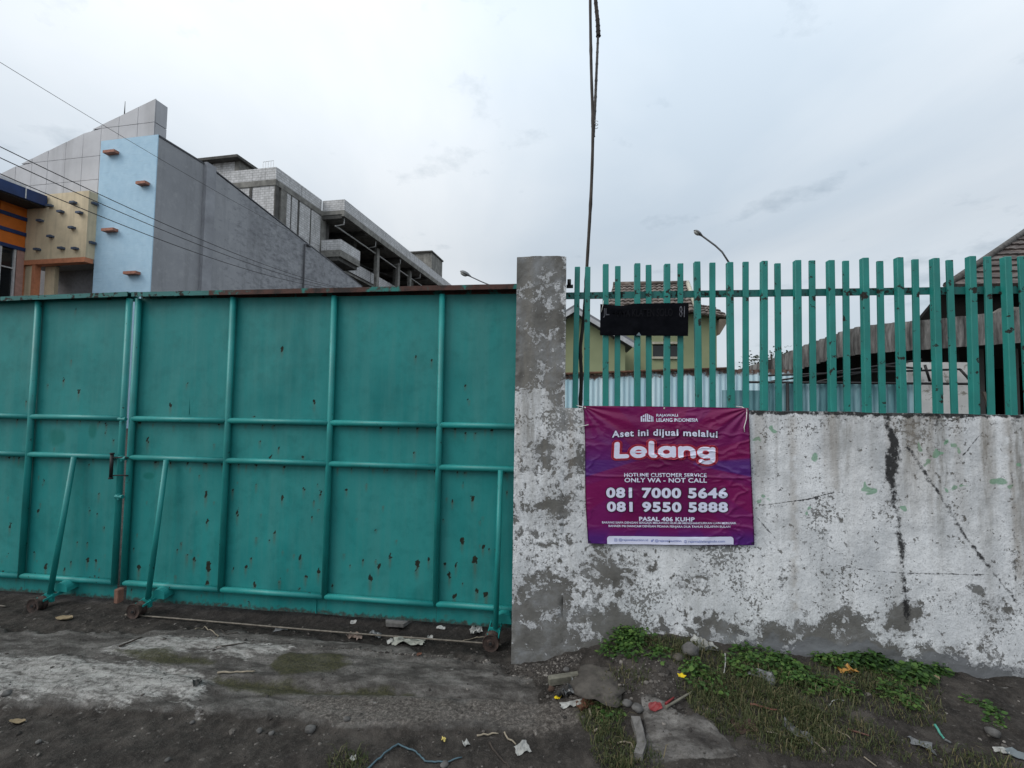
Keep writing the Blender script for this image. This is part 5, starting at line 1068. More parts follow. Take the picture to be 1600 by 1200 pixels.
rusty = M('rusty_corrugated', 0.8, 0.2); rusty.base(rusty.ramp(rusty.noise(4, 8, 0.7, rusty.pos(scale=(2.5, 2.5, 0.35))), (0.34, (0.020, 0.018, 0.017)), (0.45, (0.075, 0.073, 0.071)), (0.54, (0.14, 0.137, 0.133)), (0.62, (0.22, 0.215, 0.21)), (0.74, (0.13, 0.10, 0.075)))); rusty.bump(rusty.noise(40, 4), 0.2, 0.004); rusty = rusty.m
def corr_sheet(x0, x1, Y, z0, z1, mat, parent, pitch=0.076, amp=0.009):
    hold = {}
    def fn(u, v): X = x0+(x1-x0)*u; hold['v'] = v; return X, Y+amp*np.sin(2*np.pi*X/pitch), z0+(z1-z0)*v+0.012*(fbm(X*3, X*0, 5, 2)-0.5)*v
    o = grid('sheet', int((x1-x0)/pitch*8)+2, 14, fn, mat, parent, True); setattr_f(o, 'edge', sst(0.93, 1.0, hold['v'])); return o
FYD = 7.0
xs0, xs1 = at(870, 600, FYD).x, at(1240, 600, FYD).x; zt0 = at(890, 586, FYD).z; zt1 = at(1130, 577, FYD).z
zf = thing('corrugated_fence', ((xs0+xs1)/2, FYD, 0), 'pale blue corrugated metal sheets with a rusty top edge below the green house', 'fence')
n_ = 5
for k in range(n_):
    a = xs0+(xs1-xs0)*k/n_; b = xs0+(xs1-xs0)*(k+1)/n_; corr_sheet(a, b+0.03, FYD+0.012*(k % 2), 0.0, zt0+(zt1-zt0)*min(1, (k+0.5)/3.2)-0.0, zinc, zf)
rust_m = plain('rust_brown', (0.09, 0.042, 0.024), 0.9, var=0.4, scale=20)
tube('top_rail', [(xs0, FYD-0.03, zt0+0.01), (at(1141, 577, FYD).x, FYD-0.03, zt1+0.012)], 0.022, rust_m, zf, 6)
FY2 = 6.0; ya0, ya1 = at(1128, 600, FY2).x, at(1424, 600, FY2).x
zf2 = thing('corrugated_fence', ((ya0+ya1)/2, FY2, 0), 'dark teal corrugated metal sheets in a black frame right of the house', 'fence')
zt2 = at(1250, 598, FY2).z
for k in range(4):
    a = ya0+(ya1-ya0)*k/4; b = ya0+(ya1-ya0)*(k+1)/4; o = corr_sheet(a, b+0.02, FY2+0.01*(k % 2), 0.0, zt2-0.01 if k else zt2-0.10, zinc2, zf2)
blackm = plain('black_steel', (0.012, 0.012, 0.013), 0.5, 0.2)
tube('frame_bar', [(ya0+0.3, FY2-0.04, zt2), (at(1512, 596, FY2).x, FY2-0.04, zt2)], 0.016, blackm, zf2, 6)
tube('frame_bar', [(at(1228, 600, FY2).x, FY2-0.04, 0), (at(1228, 600, FY2).x, FY2-0.04, zt2)], 0.018, blackm, zf2, 6)
for (p0, p1) in (((1205, 596), (1440, 562)), ((1190, 587), (1500, 577)), ((1445, 570), (1453, 596)), ((1268, 580), (1275, 596)), ((1500, 577), (1530, 610)), ((1380, 572), (1440, 576)), ((1275, 597), (1370, 577))):
    a, b = at(*p0, FY2+0.1), at(*p1, FY2+0.1); tube('frame_bar', [a, b], 0.014, blackm, zf2, 6)

# ================================================================ curved rusty awning, shed behind it
CT = [(1118, 588, 600, 13.0), (1150, 578, 606, 12.0), (1185, 568, 598, 10.8), (1220, 556, 590, 9.9), (1250, 542, 577, 9.0), (1275, 533, 569, 8.4), (1300, 524, 561, 7.8), (1330, 512, 555, 7.3), (1360, 507, 552, 6.9), (1400, 504, 549, 6.6), (1440, 500, 547, 6.4), (1500, 495, 542, 6.2), (1560, 488, 538, 6.05), (1640, 478, 532, 5.9), (1760, 466, 520, 5.8)]
tp = np.array([at(x, y0, Y)[:] for x, y0, y1, Y in CT]); bp = np.array([at(x, y1, Y)[:] for x, y0, y1, Y in CT])
arc_ = np.concatenate([[0], np.cumsum(np.hypot(np.diff(tp[:, 0]), np.diff(tp[:, 1])))])
def curve_at(s, P_): return np.stack([np.interp(s, arc_, P_[:, k]) for k in range(3)], -1)
aw = thing('corrugated_awning', tuple(curve_at(arc_[-1]*0.6, bp)), 'curved rust-streaked corrugated metal awning band rising to the right', 'awning')
sm_s = np.linspace(0, arc_[-1], 500)
def smooth_(P_): 
    k_ = np.ones(41)/41; Q = curve_at(sm_s, P_); return np.stack([np.convolve(np.pad(Q[:, i], 20, 'reflect', reflect_type='odd'), k_, 'valid') for i in range(3)], 1)
TP, BP = smooth_(tp), smooth_(bp)
tg = np.gradient(TP, axis=0); tg = tg/np.linalg.norm(tg, axis=1)[:, None]; nrm_ = np.stack([tg[:, 1], -tg[:, 0], np.zeros(len(tg))], 1)
nseg = 7
for k in range(nseg):
    i0, i1 = int(k*499/nseg), int((k+1)*499/nseg)+1
    s_ = np.linspace(i0, min(i1+4, 499), (i1-i0)*3); 
    T_ = np.stack([np.interp(s_, np.arange(500), TP[:, j]) for j in range(3)], 1); Bt = np.stack([np.interp(s_, np.arange(500), BP[:, j]) for j in range(3)], 1); N_ = np.stack([np.interp(s_, np.arange(500), nrm_[:, j]) for j in range(3)], 1)
    S_ = np.interp(s_, np.arange(500), sm_s); wv = (0.020*np.clip(1.8*np.sin(2*np.pi*S_/0.20), -1, 1)+0.006*(k % 2))[:, None]
    rows = [T_*(1-f)+Bt*f+N_*(wv+0.02*math.sin(f*3)) for f in np.linspace(0, 1, 6)]
    co = np.stack(rows); nn = len(s_); ii = (np.arange(5)[:, None]*nn+np.arange(nn-1)[None]).ravel()
    npmesh('awning_sheet', co.reshape(-1, 3), np.stack([ii, ii+1, ii+nn+1, ii+nn], 1), rusty, aw, True)
# roof deck behind the band (seen from below as dark underside)
sl2 = np.linspace(120, 499, 24).astype(int)
vs = [tuple(TP[i]-nrm_[i]*0.03-np.array([0, 0, 0.10])) for i in sl2]+[(TP[i][0]+3.2, TP[i][1]+3.5, TP[i][2]-0.35) for i in sl2]; n_ = len(sl2)
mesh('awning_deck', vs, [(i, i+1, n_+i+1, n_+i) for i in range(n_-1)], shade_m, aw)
shed = thing('storage_shed', (at(1560, 600, 7.5).x, 8.5, 0), 'dark open shed with a mould-spotted white wall under the awning', 'shed')
mw = M('mouldy_white_wall', 0.9); mw.base(mw.mix(mw.ramp(mw.noise(9, 7, 0.7), (0.55, 0), (0.62, 0.85)), mw.ramp(mw.noise(3, 5), (0.3, (0.42, 0.42, 0.41)), (0.7, (0.60, 0.60, 0.59))), (0.16, 0.15, 0.12))); mw = mw.m
WY = 6.2; box('white_wall', at(1418, 600, WY).x, at(1523, 600, WY).x, WY, WY+0.15, 0, at(1470, 566, WY).z, mw, shed)
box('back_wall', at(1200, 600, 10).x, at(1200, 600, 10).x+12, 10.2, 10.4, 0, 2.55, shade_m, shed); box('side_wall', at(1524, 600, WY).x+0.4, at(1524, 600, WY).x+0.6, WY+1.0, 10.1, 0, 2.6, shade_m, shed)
for p in (1532, 1586): c_ = at(p, 600, 6.6); box('post', c_.x-0.05, c_.x+0.05, 6.6, 6.7, 0, at(p, 545, 6.6).z, cond_m, shed)
prism('leaning_board', [at(1536, 612, 6.4), at(1540, 612, 6.4), at(1556, 650, 6.4), at(1550, 650, 6.4)], (0, 0.03, 0), plain('board_grey', (0.14, 0.12, 0.10), 0.9), shed)

# ================================================================ tiled hip roof house at the right edge
RY = 9.0
eave_shade_m = plain('eave_shade_black', (0.010, 0.0095, 0.009), 0.95, spec=0.1)  # near-black colour carries the shade below the eaves
oldtile = M('old_brown_tile', 0.9); oldtile.base(oldtile.mix(oldtile.ramp(oldtile.noise(2.2, 6, 0.65), (0.5, 0), (0.66, 0.75)), oldtile.ramp(oldtile.voro(7, None, 'F1', 'Color'), (0.2, (0.045, 0.034, 0.031)), (0.6, (0.075, 0.057, 0.050)), (0.9, (0.11, 0.085, 0.076))), (0.13, 0.125, 0.118))); oldtile = oldtile.m
ec = at(1478, 449, RY); hp = at(1602, 364, RY+2.6); th = thing('tiled_house', (ec.x+3, RY+3, 0), 'old brown tiled hip roof with dark eaves at the right edge', 'house')
er2 = Vector((ec.x+7, RY, ec.z)); hz_ = hp.z+ (hp.z-ec.z)*0.5; apx = ec+(hp-ec)*1.5; rdg = Vector((er2.x-1.0, apx.y, apx.z))
r3_ = prism('roof', [ec, er2, rdg, apx], (0, 0.02, -0.12), oldtile, th)
tile_roof('tile_course', ec, er2, apx, rdg, oldtile, r3_, 15, 0.06, 30, 0.12)
hcap = tube('hip_cap', [ec+Vector((-0.02, -0.05, 0.03)), ec.lerp(apx, 0.5)+Vector((0, -0.03, 0.05)), apx+Vector((0, 0, 0.05))], 0.06, plain('hip_cap_grey', (0.085, 0.08, 0.075), 0.9, var=0.4, scale=9), r3_, 8)
mesh('eave_soffit', [ec+Vector((0.05, 0.05, -0.05)), er2+Vector((0, 0.05, -0.05)), (er2.x, RY+1.2, ec.z-0.75), (ec.x+0.9, RY+1.2, ec.z-0.75)], [(0, 1, 2, 3)], eave_shade_m, r3_)
prism('eave_shade_panel', [ec+Vector((0.05, 0.15, -0.06)), (ec.x-0.62, RY+0.2, ec.z-0.95), (ec.x+1.2, RY+0.2, ec.z-0.95), (ec.x+1.2, RY+0.15, ec.z-0.06)], (0, 0.1, 0), eave_shade_m, r3_)  # black panel stands in for the shaded underside of the eave
box('wall', ec.x+0.9, er2.x, RY+1.2, RY+1.4, 0, ec.z-0.76, eave_shade_m, th)
# torn strip of lining hanging from the eave
vs = []; n_ = 16
for i in range(n_):
    f = i/(n_-1); a = at(1478+f*140, 503-f*32+3*math.sin(f*17), RY-0.6); b = at(1478+f*140, 506-f*26+7*math.sin(f*11+1)+8*f, RY-0.6); vs += [a, b]
lining = mesh('eave_lining', vs, [(2*i, 2*i+1, 2*i+3, 2*i+2) for i in range(n_-1)], plain('lining_grey', (0.24, 0.225, 0.205), 0.9, var=0.3, scale=8), r3_)
sd_ = lining.modifiers.new('thick', 'SOLIDIFY'); sd_.thickness = 0.01
# ================================================================ plants
def leaf_mat(name, a_, b_, c_):
    a = M(name, 0.6, 0, 0.3); cc = a.ramp(a.attr('rnd'), (0.0, a_), (0.6, b_), (1.0, c_)); a.base(cc)
    a.b.inputs['Subsurface Weight'].default_value = 0.0
    tr_ = a.n('ShaderNodeBsdfTranslucent'); a.put(tr_.inputs[0], cc); mx_ = a.n('ShaderNodeMixShader'); mx_.inputs[0].default_value = 0.25
    a.t.links.new(a.b.outputs[0], mx_.inputs[1]); a.t.links.new(tr_.outputs[0], mx_.inputs[2]); a.t.links.new(mx_.outputs[0], a.t.nodes['Material Output'].inputs[0]); return a.m
weed_m = leaf_mat('weed_leaf', (0.016, 0.042, 0.011), (0.046, 0.108, 0.022), (0.095, 0.165, 0.036))
stem_m = plain('weed_stem', (0.06, 0.075, 0.03), 0.8); grass_m = leaf_mat('grass_blade', (0.030, 0.048, 0.016), (0.070, 0.085, 0.032), (0.19, 0.155, 0.085)); tree_m = leaf_mat('tree_leaf', (0.010, 0.018, 0.008), (0.020, 0.040, 0.014), (0.04, 0.07, 0.02))
LP = np.array([(0, 0, 0), (0.45, -0.38, 0.03), (0.45, 0.38, 0.03), (0.8, -0.26, -0.02), (0.8, 0.26, -0.02), (1.05, 0, -0.10), (0.45, 0, -0.04)])
LF = np.array([(0, 1, 6), (0, 6, 2), (1, 3, 6), (6, 4, 2), (3, 5, 6), (6, 5, 4)])
def leaves(name, pos, yaw, pitch, size, mat, parent, rnd, roll=None):
    n = len(pos); cy, sy, cp, sp_ = np.cos(yaw), np.sin(yaw), np.cos(pitch), np.sin(pitch)
    roll = np.zeros(n) if roll is None else roll; cr_, sr = np.cos(roll), np.sin(roll)
    l = LP[None]*size[:, None, None]; x, y, z = l[..., 0], l[..., 1], l[..., 2]
    y, z = y*cr_[:, None]-z*sr[:, None], y*sr[:, None]+z*cr_[:, None]
    x, z = x*cp[:, None]-z*sp_[:, None], x*sp_[:, None]+z*cp[:, None]
    x, y = x*cy[:, None]-y*sy[:, None], x*sy[:, None]+y*cy[:, None]
    co = np.stack([x, y, z], -1)+pos[:, None]; q = (LF[None]+np.arange(n)[:, None, None]*7).reshape(-1, 3)
    o = npmesh(name, co.reshape(-1, 3), q, mat, parent, True); setattr_f(o, 'rnd', np.repeat(rnd, 7)); return o
nr = np.random.RandomState(5)
def weed(px, py, rx, ry, hgt, n, label, size=0.017, ns=9, dark=0.0):
    c_ = gat(px, py); t = thing('weed_clump', tuple(c_), label, 'weed', 'weeds along the foot of the wall')
    P_ = []; bm = bmesh.new(); YW = []
    for k in range(ns):
        a = nr.uniform(0, 6.28); r = nr.uniform(0, 0.85)**0.6; bx_, by_ = c_.x+rx*r*math.cos(a), min(c_.y+ry*r*math.sin(a), DW-0.012)
        h_ = hgt*nr.uniform(0.45, 1.0)*(1.1-0.6*r); lean = Vector((math.cos(a)*0.35*h_, min(math.sin(a)*0.35, 0.05)*h_-0.1*h_, h_))
        b_ = Vector((bx_, by_, g1(bx_, by_)-0.004)); add_tube(bm, [b_, b_+lean*0.55+Vector((0, 0, 0.1*h_)), b_+lean], [0.0022, 0.0018, 0.0009], 4)
        m_ = int(n/ns)
        f = nr.uniform(0.1, 1.05, m_); sp2 = (0.022+0.050*np.sin(np.pi*np.clip(f, 0, 1)))*(hgt/0.10)**0.4
        aa = nr.uniform(0, 6.28, m_); 
        q_ = np.stack([b_.x+lean.x*f+sp2*np.cos(aa)*nr.uniform(.2, 1, m_), b_.y+lean.y*f+sp2*np.sin(aa)*nr.uniform(.2, 1, m_), b_.z+lean.z*f+nr.uniform(-.01, .012, m_)], 1)
        q_[:, 1] = np.minimum(q_[:, 1], DW-0.02); P_.append(q_); YW.append(aa)
    P_ = np.concatenate(P_); aa = np.concatenate(YW); n2 = len(P_)
    gz_ = G(P_[:, 0], P_[:, 1]); P_[:, 2] = np.maximum(P_[:, 2], gz_+0.004)
    h01 = np.clip((P_[:, 2]-gz_)/(hgt+0.01), 0, 1)
    fo_ = leaves('foliage', P_, aa, nr.uniform(-0.5, 0.35, n2), size*np.clip(nr.gamma(5, 0.2, n2), 0.4, 2.0), weed_m, t, np.clip(nr.uniform(0.1, 1, n2)-dark, 0, 1), nr.uniform(-0.5, 0.5, n2)); tag(fo_, kind='stuff')
    tag(bmobj('stems', bm, stem_m, t), kind='stuff')
weed(985, 1010, 0.14, 0.10, 0.085, 884, 'bushy green weed against the wall below the banner, right of the pillar', 0.017, 12)
weed(974, 992, 0.05, 0.03, 0.12, 204, 'small upright weed tip against the wall beside the pillar', 0.016, 4)
weed(1075, 1045, 0.10, 0.06, 0.05, 221, 'sparse low weed behind the yellow flower', 0.017, 6)
weed(1105, 1060, 0.10, 0.07, 0.05, 238, 'loose green weed left of the white straw', 0.016, 6)
weed(1190, 1030, 0.15, 0.09, 0.065, 731, 'spreading green weed at the foot of the wall behind the clear packet', 0.018, 11)
weed(1245, 1060, 0.11, 0.13, 0.06, 714, 'bright weed trailing forward between the clear packet and the orange wrapper', 0.017, 10)
weed(1290, 1035, 0.12, 0.06, 0.055, 442, 'low weed strip left of the orange wrapper', 0.016, 8)
weed(1345, 1035, 0.15, 0.08, 0.10, 816, 'tall dark weed behind the orange wrapper against the wall', 0.020, 12, 0.25)
weed(1400, 1045, 0.14, 0.11, 0.075, 816, 'dense dark weed right of the orange wrapper', 0.020, 12, 0.15)
weed(1395, 1085, 0.08, 0.11, 0.04, 340, 'weed trail running down from the dense dark weed', 0.017, 8)
weed(1525, 1100, 0.05, 0.05, 0.02, 102, 'thin line of creeping weed near the right edge, upper end', 0.014, 4)
weed(1560, 1125, 0.06, 0.05, 0.02, 119, 'thin line of creeping weed near the right edge, lower end', 0.014, 4)
weed(940, 1115, 0.07, 0.10, 0.035, 255, 'low grassy weed between the boulder and the broken slab', 0.012, 8)
weed(1165, 1045, 0.10, 0.08, 0.05, 300, 'low weed left of the clear packet', 0.017, 8)
weed(1290, 1075, 0.12, 0.08, 0.045, 330, 'low weed in front of the orange wrapper, on the left', 0.017, 8)
weed(1435, 1035, 0.08, 0.05, 0.06, 260, 'dark weed at the right end of the dense patch by the wall', 0.018, 6, 0.15)
weed(1030, 1022, 0.10, 0.05, 0.04, 200, 'low ragged weed between the bushy weed and the white bag', 0.015, 6)
weed(1255, 1008, 0.04, 0.02, 0.04, 68, 'tiny weed sprout in the wall foot above the low weed strip', 0.014, 3)
# grass and ground litter nobody could count
def blades(pts_, h_, w_, rnd, name, label):
    n = len(pts_); a = nr.uniform(0, 6.28, n); ln = nr.uniform(0.25, 1.1, n)*h_; d = np.stack([np.cos(a), np.sin(a)], 1)
    co = np.zeros((n, 5, 3)); s_ = np.stack([-d[:, 1], d[:, 0]], 1)*w_[:, None]
    co[:, 0, :2] = pts_[:, :2]-s_; co[:, 1, :2] = pts_[:, :2]+s_; co[:, 0, 2] = co[:, 1, 2] = pts_[:, 2]-0.003
    m_ = pts_[:, :2]+d*ln[:, None]*0.55; co[:, 2, :2] = m_+s_*0.7; co[:, 3, :2] = m_-s_*0.7; co[:, 2, 2] = co[:, 3, 2] = pts_[:, 2]+h_*0.7
    co[:, 4, :2] = pts_[:, :2]+d*ln[:, None]*1.25; co[:, 4, 2] = pts_[:, 2]+h_*0.62
    co[:, :, 1] = np.minimum(co[:, :, 1], DW-0.006)
    b = np.arange(n)[:, None]*5; q = np.concatenate([b+np.array([[0, 1, 2]]), b+np.array([[0, 2, 3]]), b+np.array([[3, 2, 4]])])
    o = npmesh(name, co.reshape(-1, 3), q, grass_m, None); setattr_f(o, 'rnd', np.repeat(rnd, 5)); tag(o, label, 'grass', kind='stuff')
def scatter(areas):
    out = []
    for px, py, rx, ry, n in areas:
        c_ = gat(px, py); a = nr.uniform(0, 6.28, n); r = np.sqrt(nr.uniform(0, 1, n)); x = c_.x+rx*r*np.cos(a); y = np.minimum(c_.y+ry*r*np.sin(a), DW-0.03); out.append(np.stack([x, y, G(x, y)], 1))
    return np.concatenate(out)
gp = scatter([(1180, 1110, 0.30, 0.16, 3000), (1240, 1075, 0.28, 0.14, 1800), (1110, 1035, 0.22, 0.12, 1200), (940, 1120, 0.10, 0.12, 840), (960, 1175, 0.10, 0.10, 640), (1290, 1140, 0.28, 0.10, 1000), (1400, 1100, 0.20, 0.12, 700),
              (545, 1195, 0.09, 0.06, 260), (1050, 1010, 0.18, 0.06, 600), (1470, 1190, 0.3, 0.05, 440), (1330, 1060, 0.25, 0.1, 840), (1000, 1190, 0.1, 0.05, 240), (970, 1060, 0.15, 0.08, 300), (1200, 1125, 0.30, 0.16, 900), (1110, 1080, 0.15, 0.10, 350), (1270, 1170, 0.2, 0.06, 350), (1400, 1070, 0.2, 0.10, 350)])
hb = np.clip(nr.gamma(3, 0.0085, len(gp)), 0.008, 0.06); blades(gp, hb, nr.uniform(0.0010, 0.0022, len(gp)), np.clip(nr.beta(1.6, 1.5, len(gp)), 0, 1), 'grass', 'short dry and green grass on the mound before the wall')
# gravel
ico = bmesh.new(); bmesh.ops.create_icosphere(ico, subdivisions=1, radius=1); IV = np.array([v_.co[:] for v_ in ico.verts]); IF = np.array([[v_.index for v_ in f.verts] for f in ico.faces]); ico.free()
def pebbles(pts_, size, name, label, mat):
    n = len(pts_); sc = size[:, None, None]*nr.uniform(0.6, 1.3, (n, 1, 3))*np.array([1, 1, 0.6]); a = nr.uniform(0, 6.28, n)
    l = IV[None]*sc*(1+nr.uniform(-.18, .18, (n, len(IV), 1))); x = l[..., 0]*np.cos(a)[:, None]-l[..., 1]*np.sin(a)[:, None]; y = l[..., 0]*np.sin(a)[:, None]+l[..., 1]*np.cos(a)[:, None]
    co = np.stack([x, y, l[..., 2]], -1)+pts_[:, None]; q = (IF[None]+np.arange(n)[:, None, None]*len(IV)).reshape(-1, 3)
    o = npmesh(name, co.reshape(-1, 3), q, mat, None); setattr_f(o, 'rnd', np.repeat(nr.uniform(0, 1, n), len(IV))); tag(o, label, 'gravel', kind='stuff')
pm = M('gravel_stone', 0.9, 0, 0.3); pm.base(pm.mix(pm.ramp(pm.noise(90, 3), (0.4, 0.0), (0.7, 0.5)), pm.ramp(pm.attr('rnd'), (0.0, (0.022, 0.020, 0.018)), (0.5, (0.058, 0.052, 0.047)), (0.85, (0.11, 0.10, 0.09)), (1.0, (0.24, 0.22, 0.20))), (0.035, 0.03, 0.028))); stone_m = pm.m
n = 3800; xx = nr.uniform(-4.6, 2.9, n); yy = nr.uniform(1.5, 3.05, n); pp = ground_parts(xx, yy); keep = nr.uniform(0, 1, n) > 0.85*np.maximum(pp[1], pp[0]*0.9); keep &= ~((xx > -0.35)&(yy > DW-0.02)); xx, yy = xx[keep], yy[keep]
p1_ = np.stack([xx, yy, G(xx, yy)], 1)
p2_ = scatter([(740, 1015, 0.35, 0.05, 800), (850, 1045, 0.22, 0.08, 800), (620, 990, 0.45, 0.05, 260), (1000, 1050, 0.22, 0.12, 320), (900, 1075, 0.2, 0.1, 220), (1060, 1085, 0.2, 0.1, 160), (350, 990, 0.5, 0.06, 130)])
p2_ = p2_[~((p2_[:, 0] > -0.34)&(p2_[:, 1] > DW-0.02))]
n = 380; xx = nr.uniform(-4.6, 2.9, n); yy = nr.uniform(1.5, 3.05, n); kp_ = (nr.uniform(0, 1, n) > 0.8*ground_parts(xx, yy)[0])&~((xx > -0.35)&(yy > DW-0.03)); p3_ = np.stack([xx[kp_], yy[kp_], G(xx[kp_], yy[kp_])-0.002], 1)
pts_ = np.concatenate([p1_, p2_, p3_]); pebbles(pts_, np.concatenate([nr.gamma(2.2, 0.0018, len(p1_)+len(p2_))+0.0013, nr.gamma(3, 0.0028, len(p3_))+0.002]), 'gravel', 'loose grit and pebbles scattered over the dark earth', stone_m)

# ================================================================ small things lying on the ground
def put(o, label, cat, group=None): origin_base(o); return tag(o, label, cat, group)
def stone(px, py, r, label, mat=None, flat=0.65, name='stone', wid=1.0):
    c_ = gat(px, py); bm = bmesh.new(); bmesh.ops.create_icosphere(bm, subdivisions=3 if r > 0.03 else 2, radius=1); sd = random.random()*50
    for v_ in bm.verts:
        k = 1+(1.1 if r > 0.1 else 0.7)*(float(fbm(v_.co.x*1.9+sd, v_.co.y*1.9+v_.co.z*2, 7, 4))-0.5); v_.co = Vector((v_.co.x*r*k*wid, v_.co.y*r*k, v_.co.z*r*k*flat))+c_+Vector((0, 0, r*flat*0.45))
    return put(bmobj(name, bm, mat or stone1_m, None, True), label, 'stone')
stone1_m = plain('stone_grey', (0.095, 0.092, 0.089), 0.9, var=0.35, scale=30, bump=0.5); stone2_m = plain('boulder_grey_brown', (0.075, 0.067, 0.058), 0.92, var=0.35, scale=14, bump=0.6)
def stick(pix, r, label, mat, cat='stick', name='stick', lift=0.003, seg=6):
    pts = [gat(x, y) for x, y in pix]; n_ = len(pts); out = []
    for i in range(n_-1):
        for k in range(5): out.append(pts[i].lerp(pts[i+1], k/5))
    out.append(pts[-1])
    if n_ == 2: out = [pts[0].lerp(pts[1], k/6) for k in range(7)]
    else: out = [Vector((p.x, p.y, g1(p.x, p.y))) for p in out]
    mz = [p.z for p in out]
    o = tube(name, [p+Vector((0, 0, r+lift)) for p in out], [r*(1-0.35*i/len(out))*random.uniform(.88, 1.1) for i in range(len(out))], mat, None, seg); return put(o, label, cat)
def scrap(px, py, w_, d_, h_, label, mat, name, cat, rot=0.0, n_=9, crumple=1.0, thick=0.0):
    c_ = gat(px, py); sd = random.random()*90
    def fn(u, v):
        a = (u-0.5)*w_*(1+0.25*(vn(v*5+sd, v*0, 3)-0.5)); b = (v-0.5)*d_*(1+0.35*(vn(u*5+sd, u*0+3, 3)-0.5)); X = c_.x+a*math.cos(rot)-b*math.sin(rot); Y = c_.y+a*math.sin(rot)+b*math.cos(rot)
        return X, Y, G(X, Y)+0.004+h_*crumple*np.abs(fbm(u*4+sd, v*4, 13, 3)-0.32)*1.6
    o = grid(name, n_, n_, fn, mat, None, False); 
    s_ = o.modifiers.new('thick', 'SOLIDIFY'); s_.thickness = 0.0012+thick; return put(o, label, cat)
def leafy(px, py, L_, label, mat, rot, curl=0.4):
    c_ = gat(px, py)
    def fn(u, v):
        w2 = np.sin(np.pi*np.clip(u*0.96+0.02, 0, 1))**0.7*0.30*L_; a = (u-0.5)*L_; b = (v-0.5)*2*w2; X = c_.x+a*math.cos(rot)-b*math.sin(rot); Y = c_.y+a*math.sin(rot)+b*math.cos(rot)
        return X, Y, G(X, Y)+0.004+curl*L_*(0.5*(v-0.5)**2*2+0.5*(u-0.5)**2)
    o = grid('dry_leaf', 9, 5, fn, mat, None, True); s_ = o.modifiers.new('thick', 'SOLIDIFY'); s_.thickness = 0.0008; return put(o, label, 'leaf')
pap_w = plain('dirty_white_plastic', (0.30, 0.30, 0.285), 0.5, var=0.25, scale=30); pap_g = plain('greyish_paper', (0.27, 0.275, 0.24), 0.7, var=0.3, scale=30); pap_c = plain('clear_dull_plastic', (0.12, 0.125, 0.128), 0.35, var=0.25, scale=30)
tan_m = plain('dry_tan', (0.26, 0.20, 0.12), 0.85, var=0.3, scale=30); brown_m = plain('dry_brown', (0.11, 0.055, 0.03), 0.85, var=0.3, scale=30); straw_m = plain('pale_straw', (0.24, 0.205, 0.155), 0.8, var=0.25, scale=30); twig_m = plain('dark_twig', (0.045, 0.036, 0.03), 0.9, var=0.3, scale=30)
red_m = plain('red_foil', (0.17, 0.02, 0.022), 0.4, var=0.2, scale=30); yel_m = plain('yellow_petal', (0.62, 0.46, 0.01), 0.6, var=0.1); org_m = plain('orange_wrapper', (0.40, 0.20, 0.04), 0.45, var=0.25, scale=25); blue_cord = plain('blue_cord', (0.055, 0.10, 0.125), 0.6, var=0.2, scale=30); teal_s = plain('teal_plastic', (0.06, 0.24, 0.19), 0.5); wood_g = plain('weathered_wood', (0.13, 0.125, 0.10), 0.9, var=0.3, scale=25, streak=False); rag_o = plain('rust_rag', (0.12, 0.05, 0.03), 0.9, var=0.3, scale=40); cloth_d_m = plain('dark_rag', (0.04, 0.038, 0.036), 0.9); clay_m = plain('clay_brown', (0.055, 0.033, 0.024), 0.95, var=0.3, scale=20)
leafy(100, 969, 0.10, 'curled yellowish dry leaf on the earth in front of the left gate leaf', tan_m, 0.25, 0.5); leafy(27, 1130, 0.06, 'small ochre leaf near the left edge on dark earth', tan_m, 0.4); leafy(1212, 1047, 0.05, 'reddish brown dry leaf among weeds beside the clear packet', rag_o, 0.1)
leafy(1462, 1060, 0.05, 'small tan leaf lying right of the dense dark weed', tan_m, 0.7); leafy(655, 1024, 0.045, 'orange-brown leaf scrap in front of the white plastic sheet', rag_o, 1.4)
stick([(186, 1012), (205, 1005), (222, 998)], 0.006, 'dark twig lying on pale concrete at left', twig_m); stick([(337, 1013), (385, 1006)], 0.004, 'straight dark twig on the paler concrete patch', twig_m)
stick([(305, 984), (320, 980), (333, 988), (342, 996), (337, 1000)], 0.0035, 'curled pale dry vine near the track', straw_m); stick([(340, 1054), (370, 1052), (398, 1051)], 0.006, 'short pale bamboo stick beside the moss', straw_m)
scrap(308, 1068, 0.04, 0.05, 0.02, 'dark torn shard standing on the pale concrete', cloth_d_m, 'plastic_shard', 'litter', 0.8, 5)
scrap(638, 1003, 0.20, 0.085, 0.030, 'largest crumpled white plastic sheet beside the gate track', pap_g, 'plastic_sheet', 'litter', 0.15, 14); scrap(614, 1004, 0.07, 0.06, 0.03, 'crumpled white wad left of the large plastic sheet', pap_w, 'paper_wad', 'litter', 0.6); scrap(672, 1000, 0.035, 0.05, 0.02, 'small white scrap right of the large plastic sheet', pap_w, 'paper_scrap', 'litter', 0.3, 6)
scrap(555, 995, 0.10, 0.06, 0.03, 'brown and red crumpled wrapper behind the track', plain('wrapper_brown', (0.19, 0.14, 0.115), 0.6, var=0.5, scale=40), 'wrapper', 'litter', -0.4); scrap(586, 993, 0.08, 0.05, 0.03, 'grey crumpled bag between brown wrapper and white wad', pap_c, 'plastic_bag', 'litter', 0.2)
scrap(440, 983, 0.10, 0.035, 0.012, 'flat pale scrap on the dark earth by the gate middle', pap_c, 'paper_scrap', 'litter', 0.1, 7); scrap(552, 974, 0.04, 0.022, 0.012, 'small white crumb at the gate foot, left one', pap_w, 'paper_scrap', 'litter', 0.1, 5); scrap(689, 981, 0.06, 0.022, 0.012, 'small white crumb at the gate foot, right one', pap_w, 'paper_scrap', 'litter', 0.0, 5)
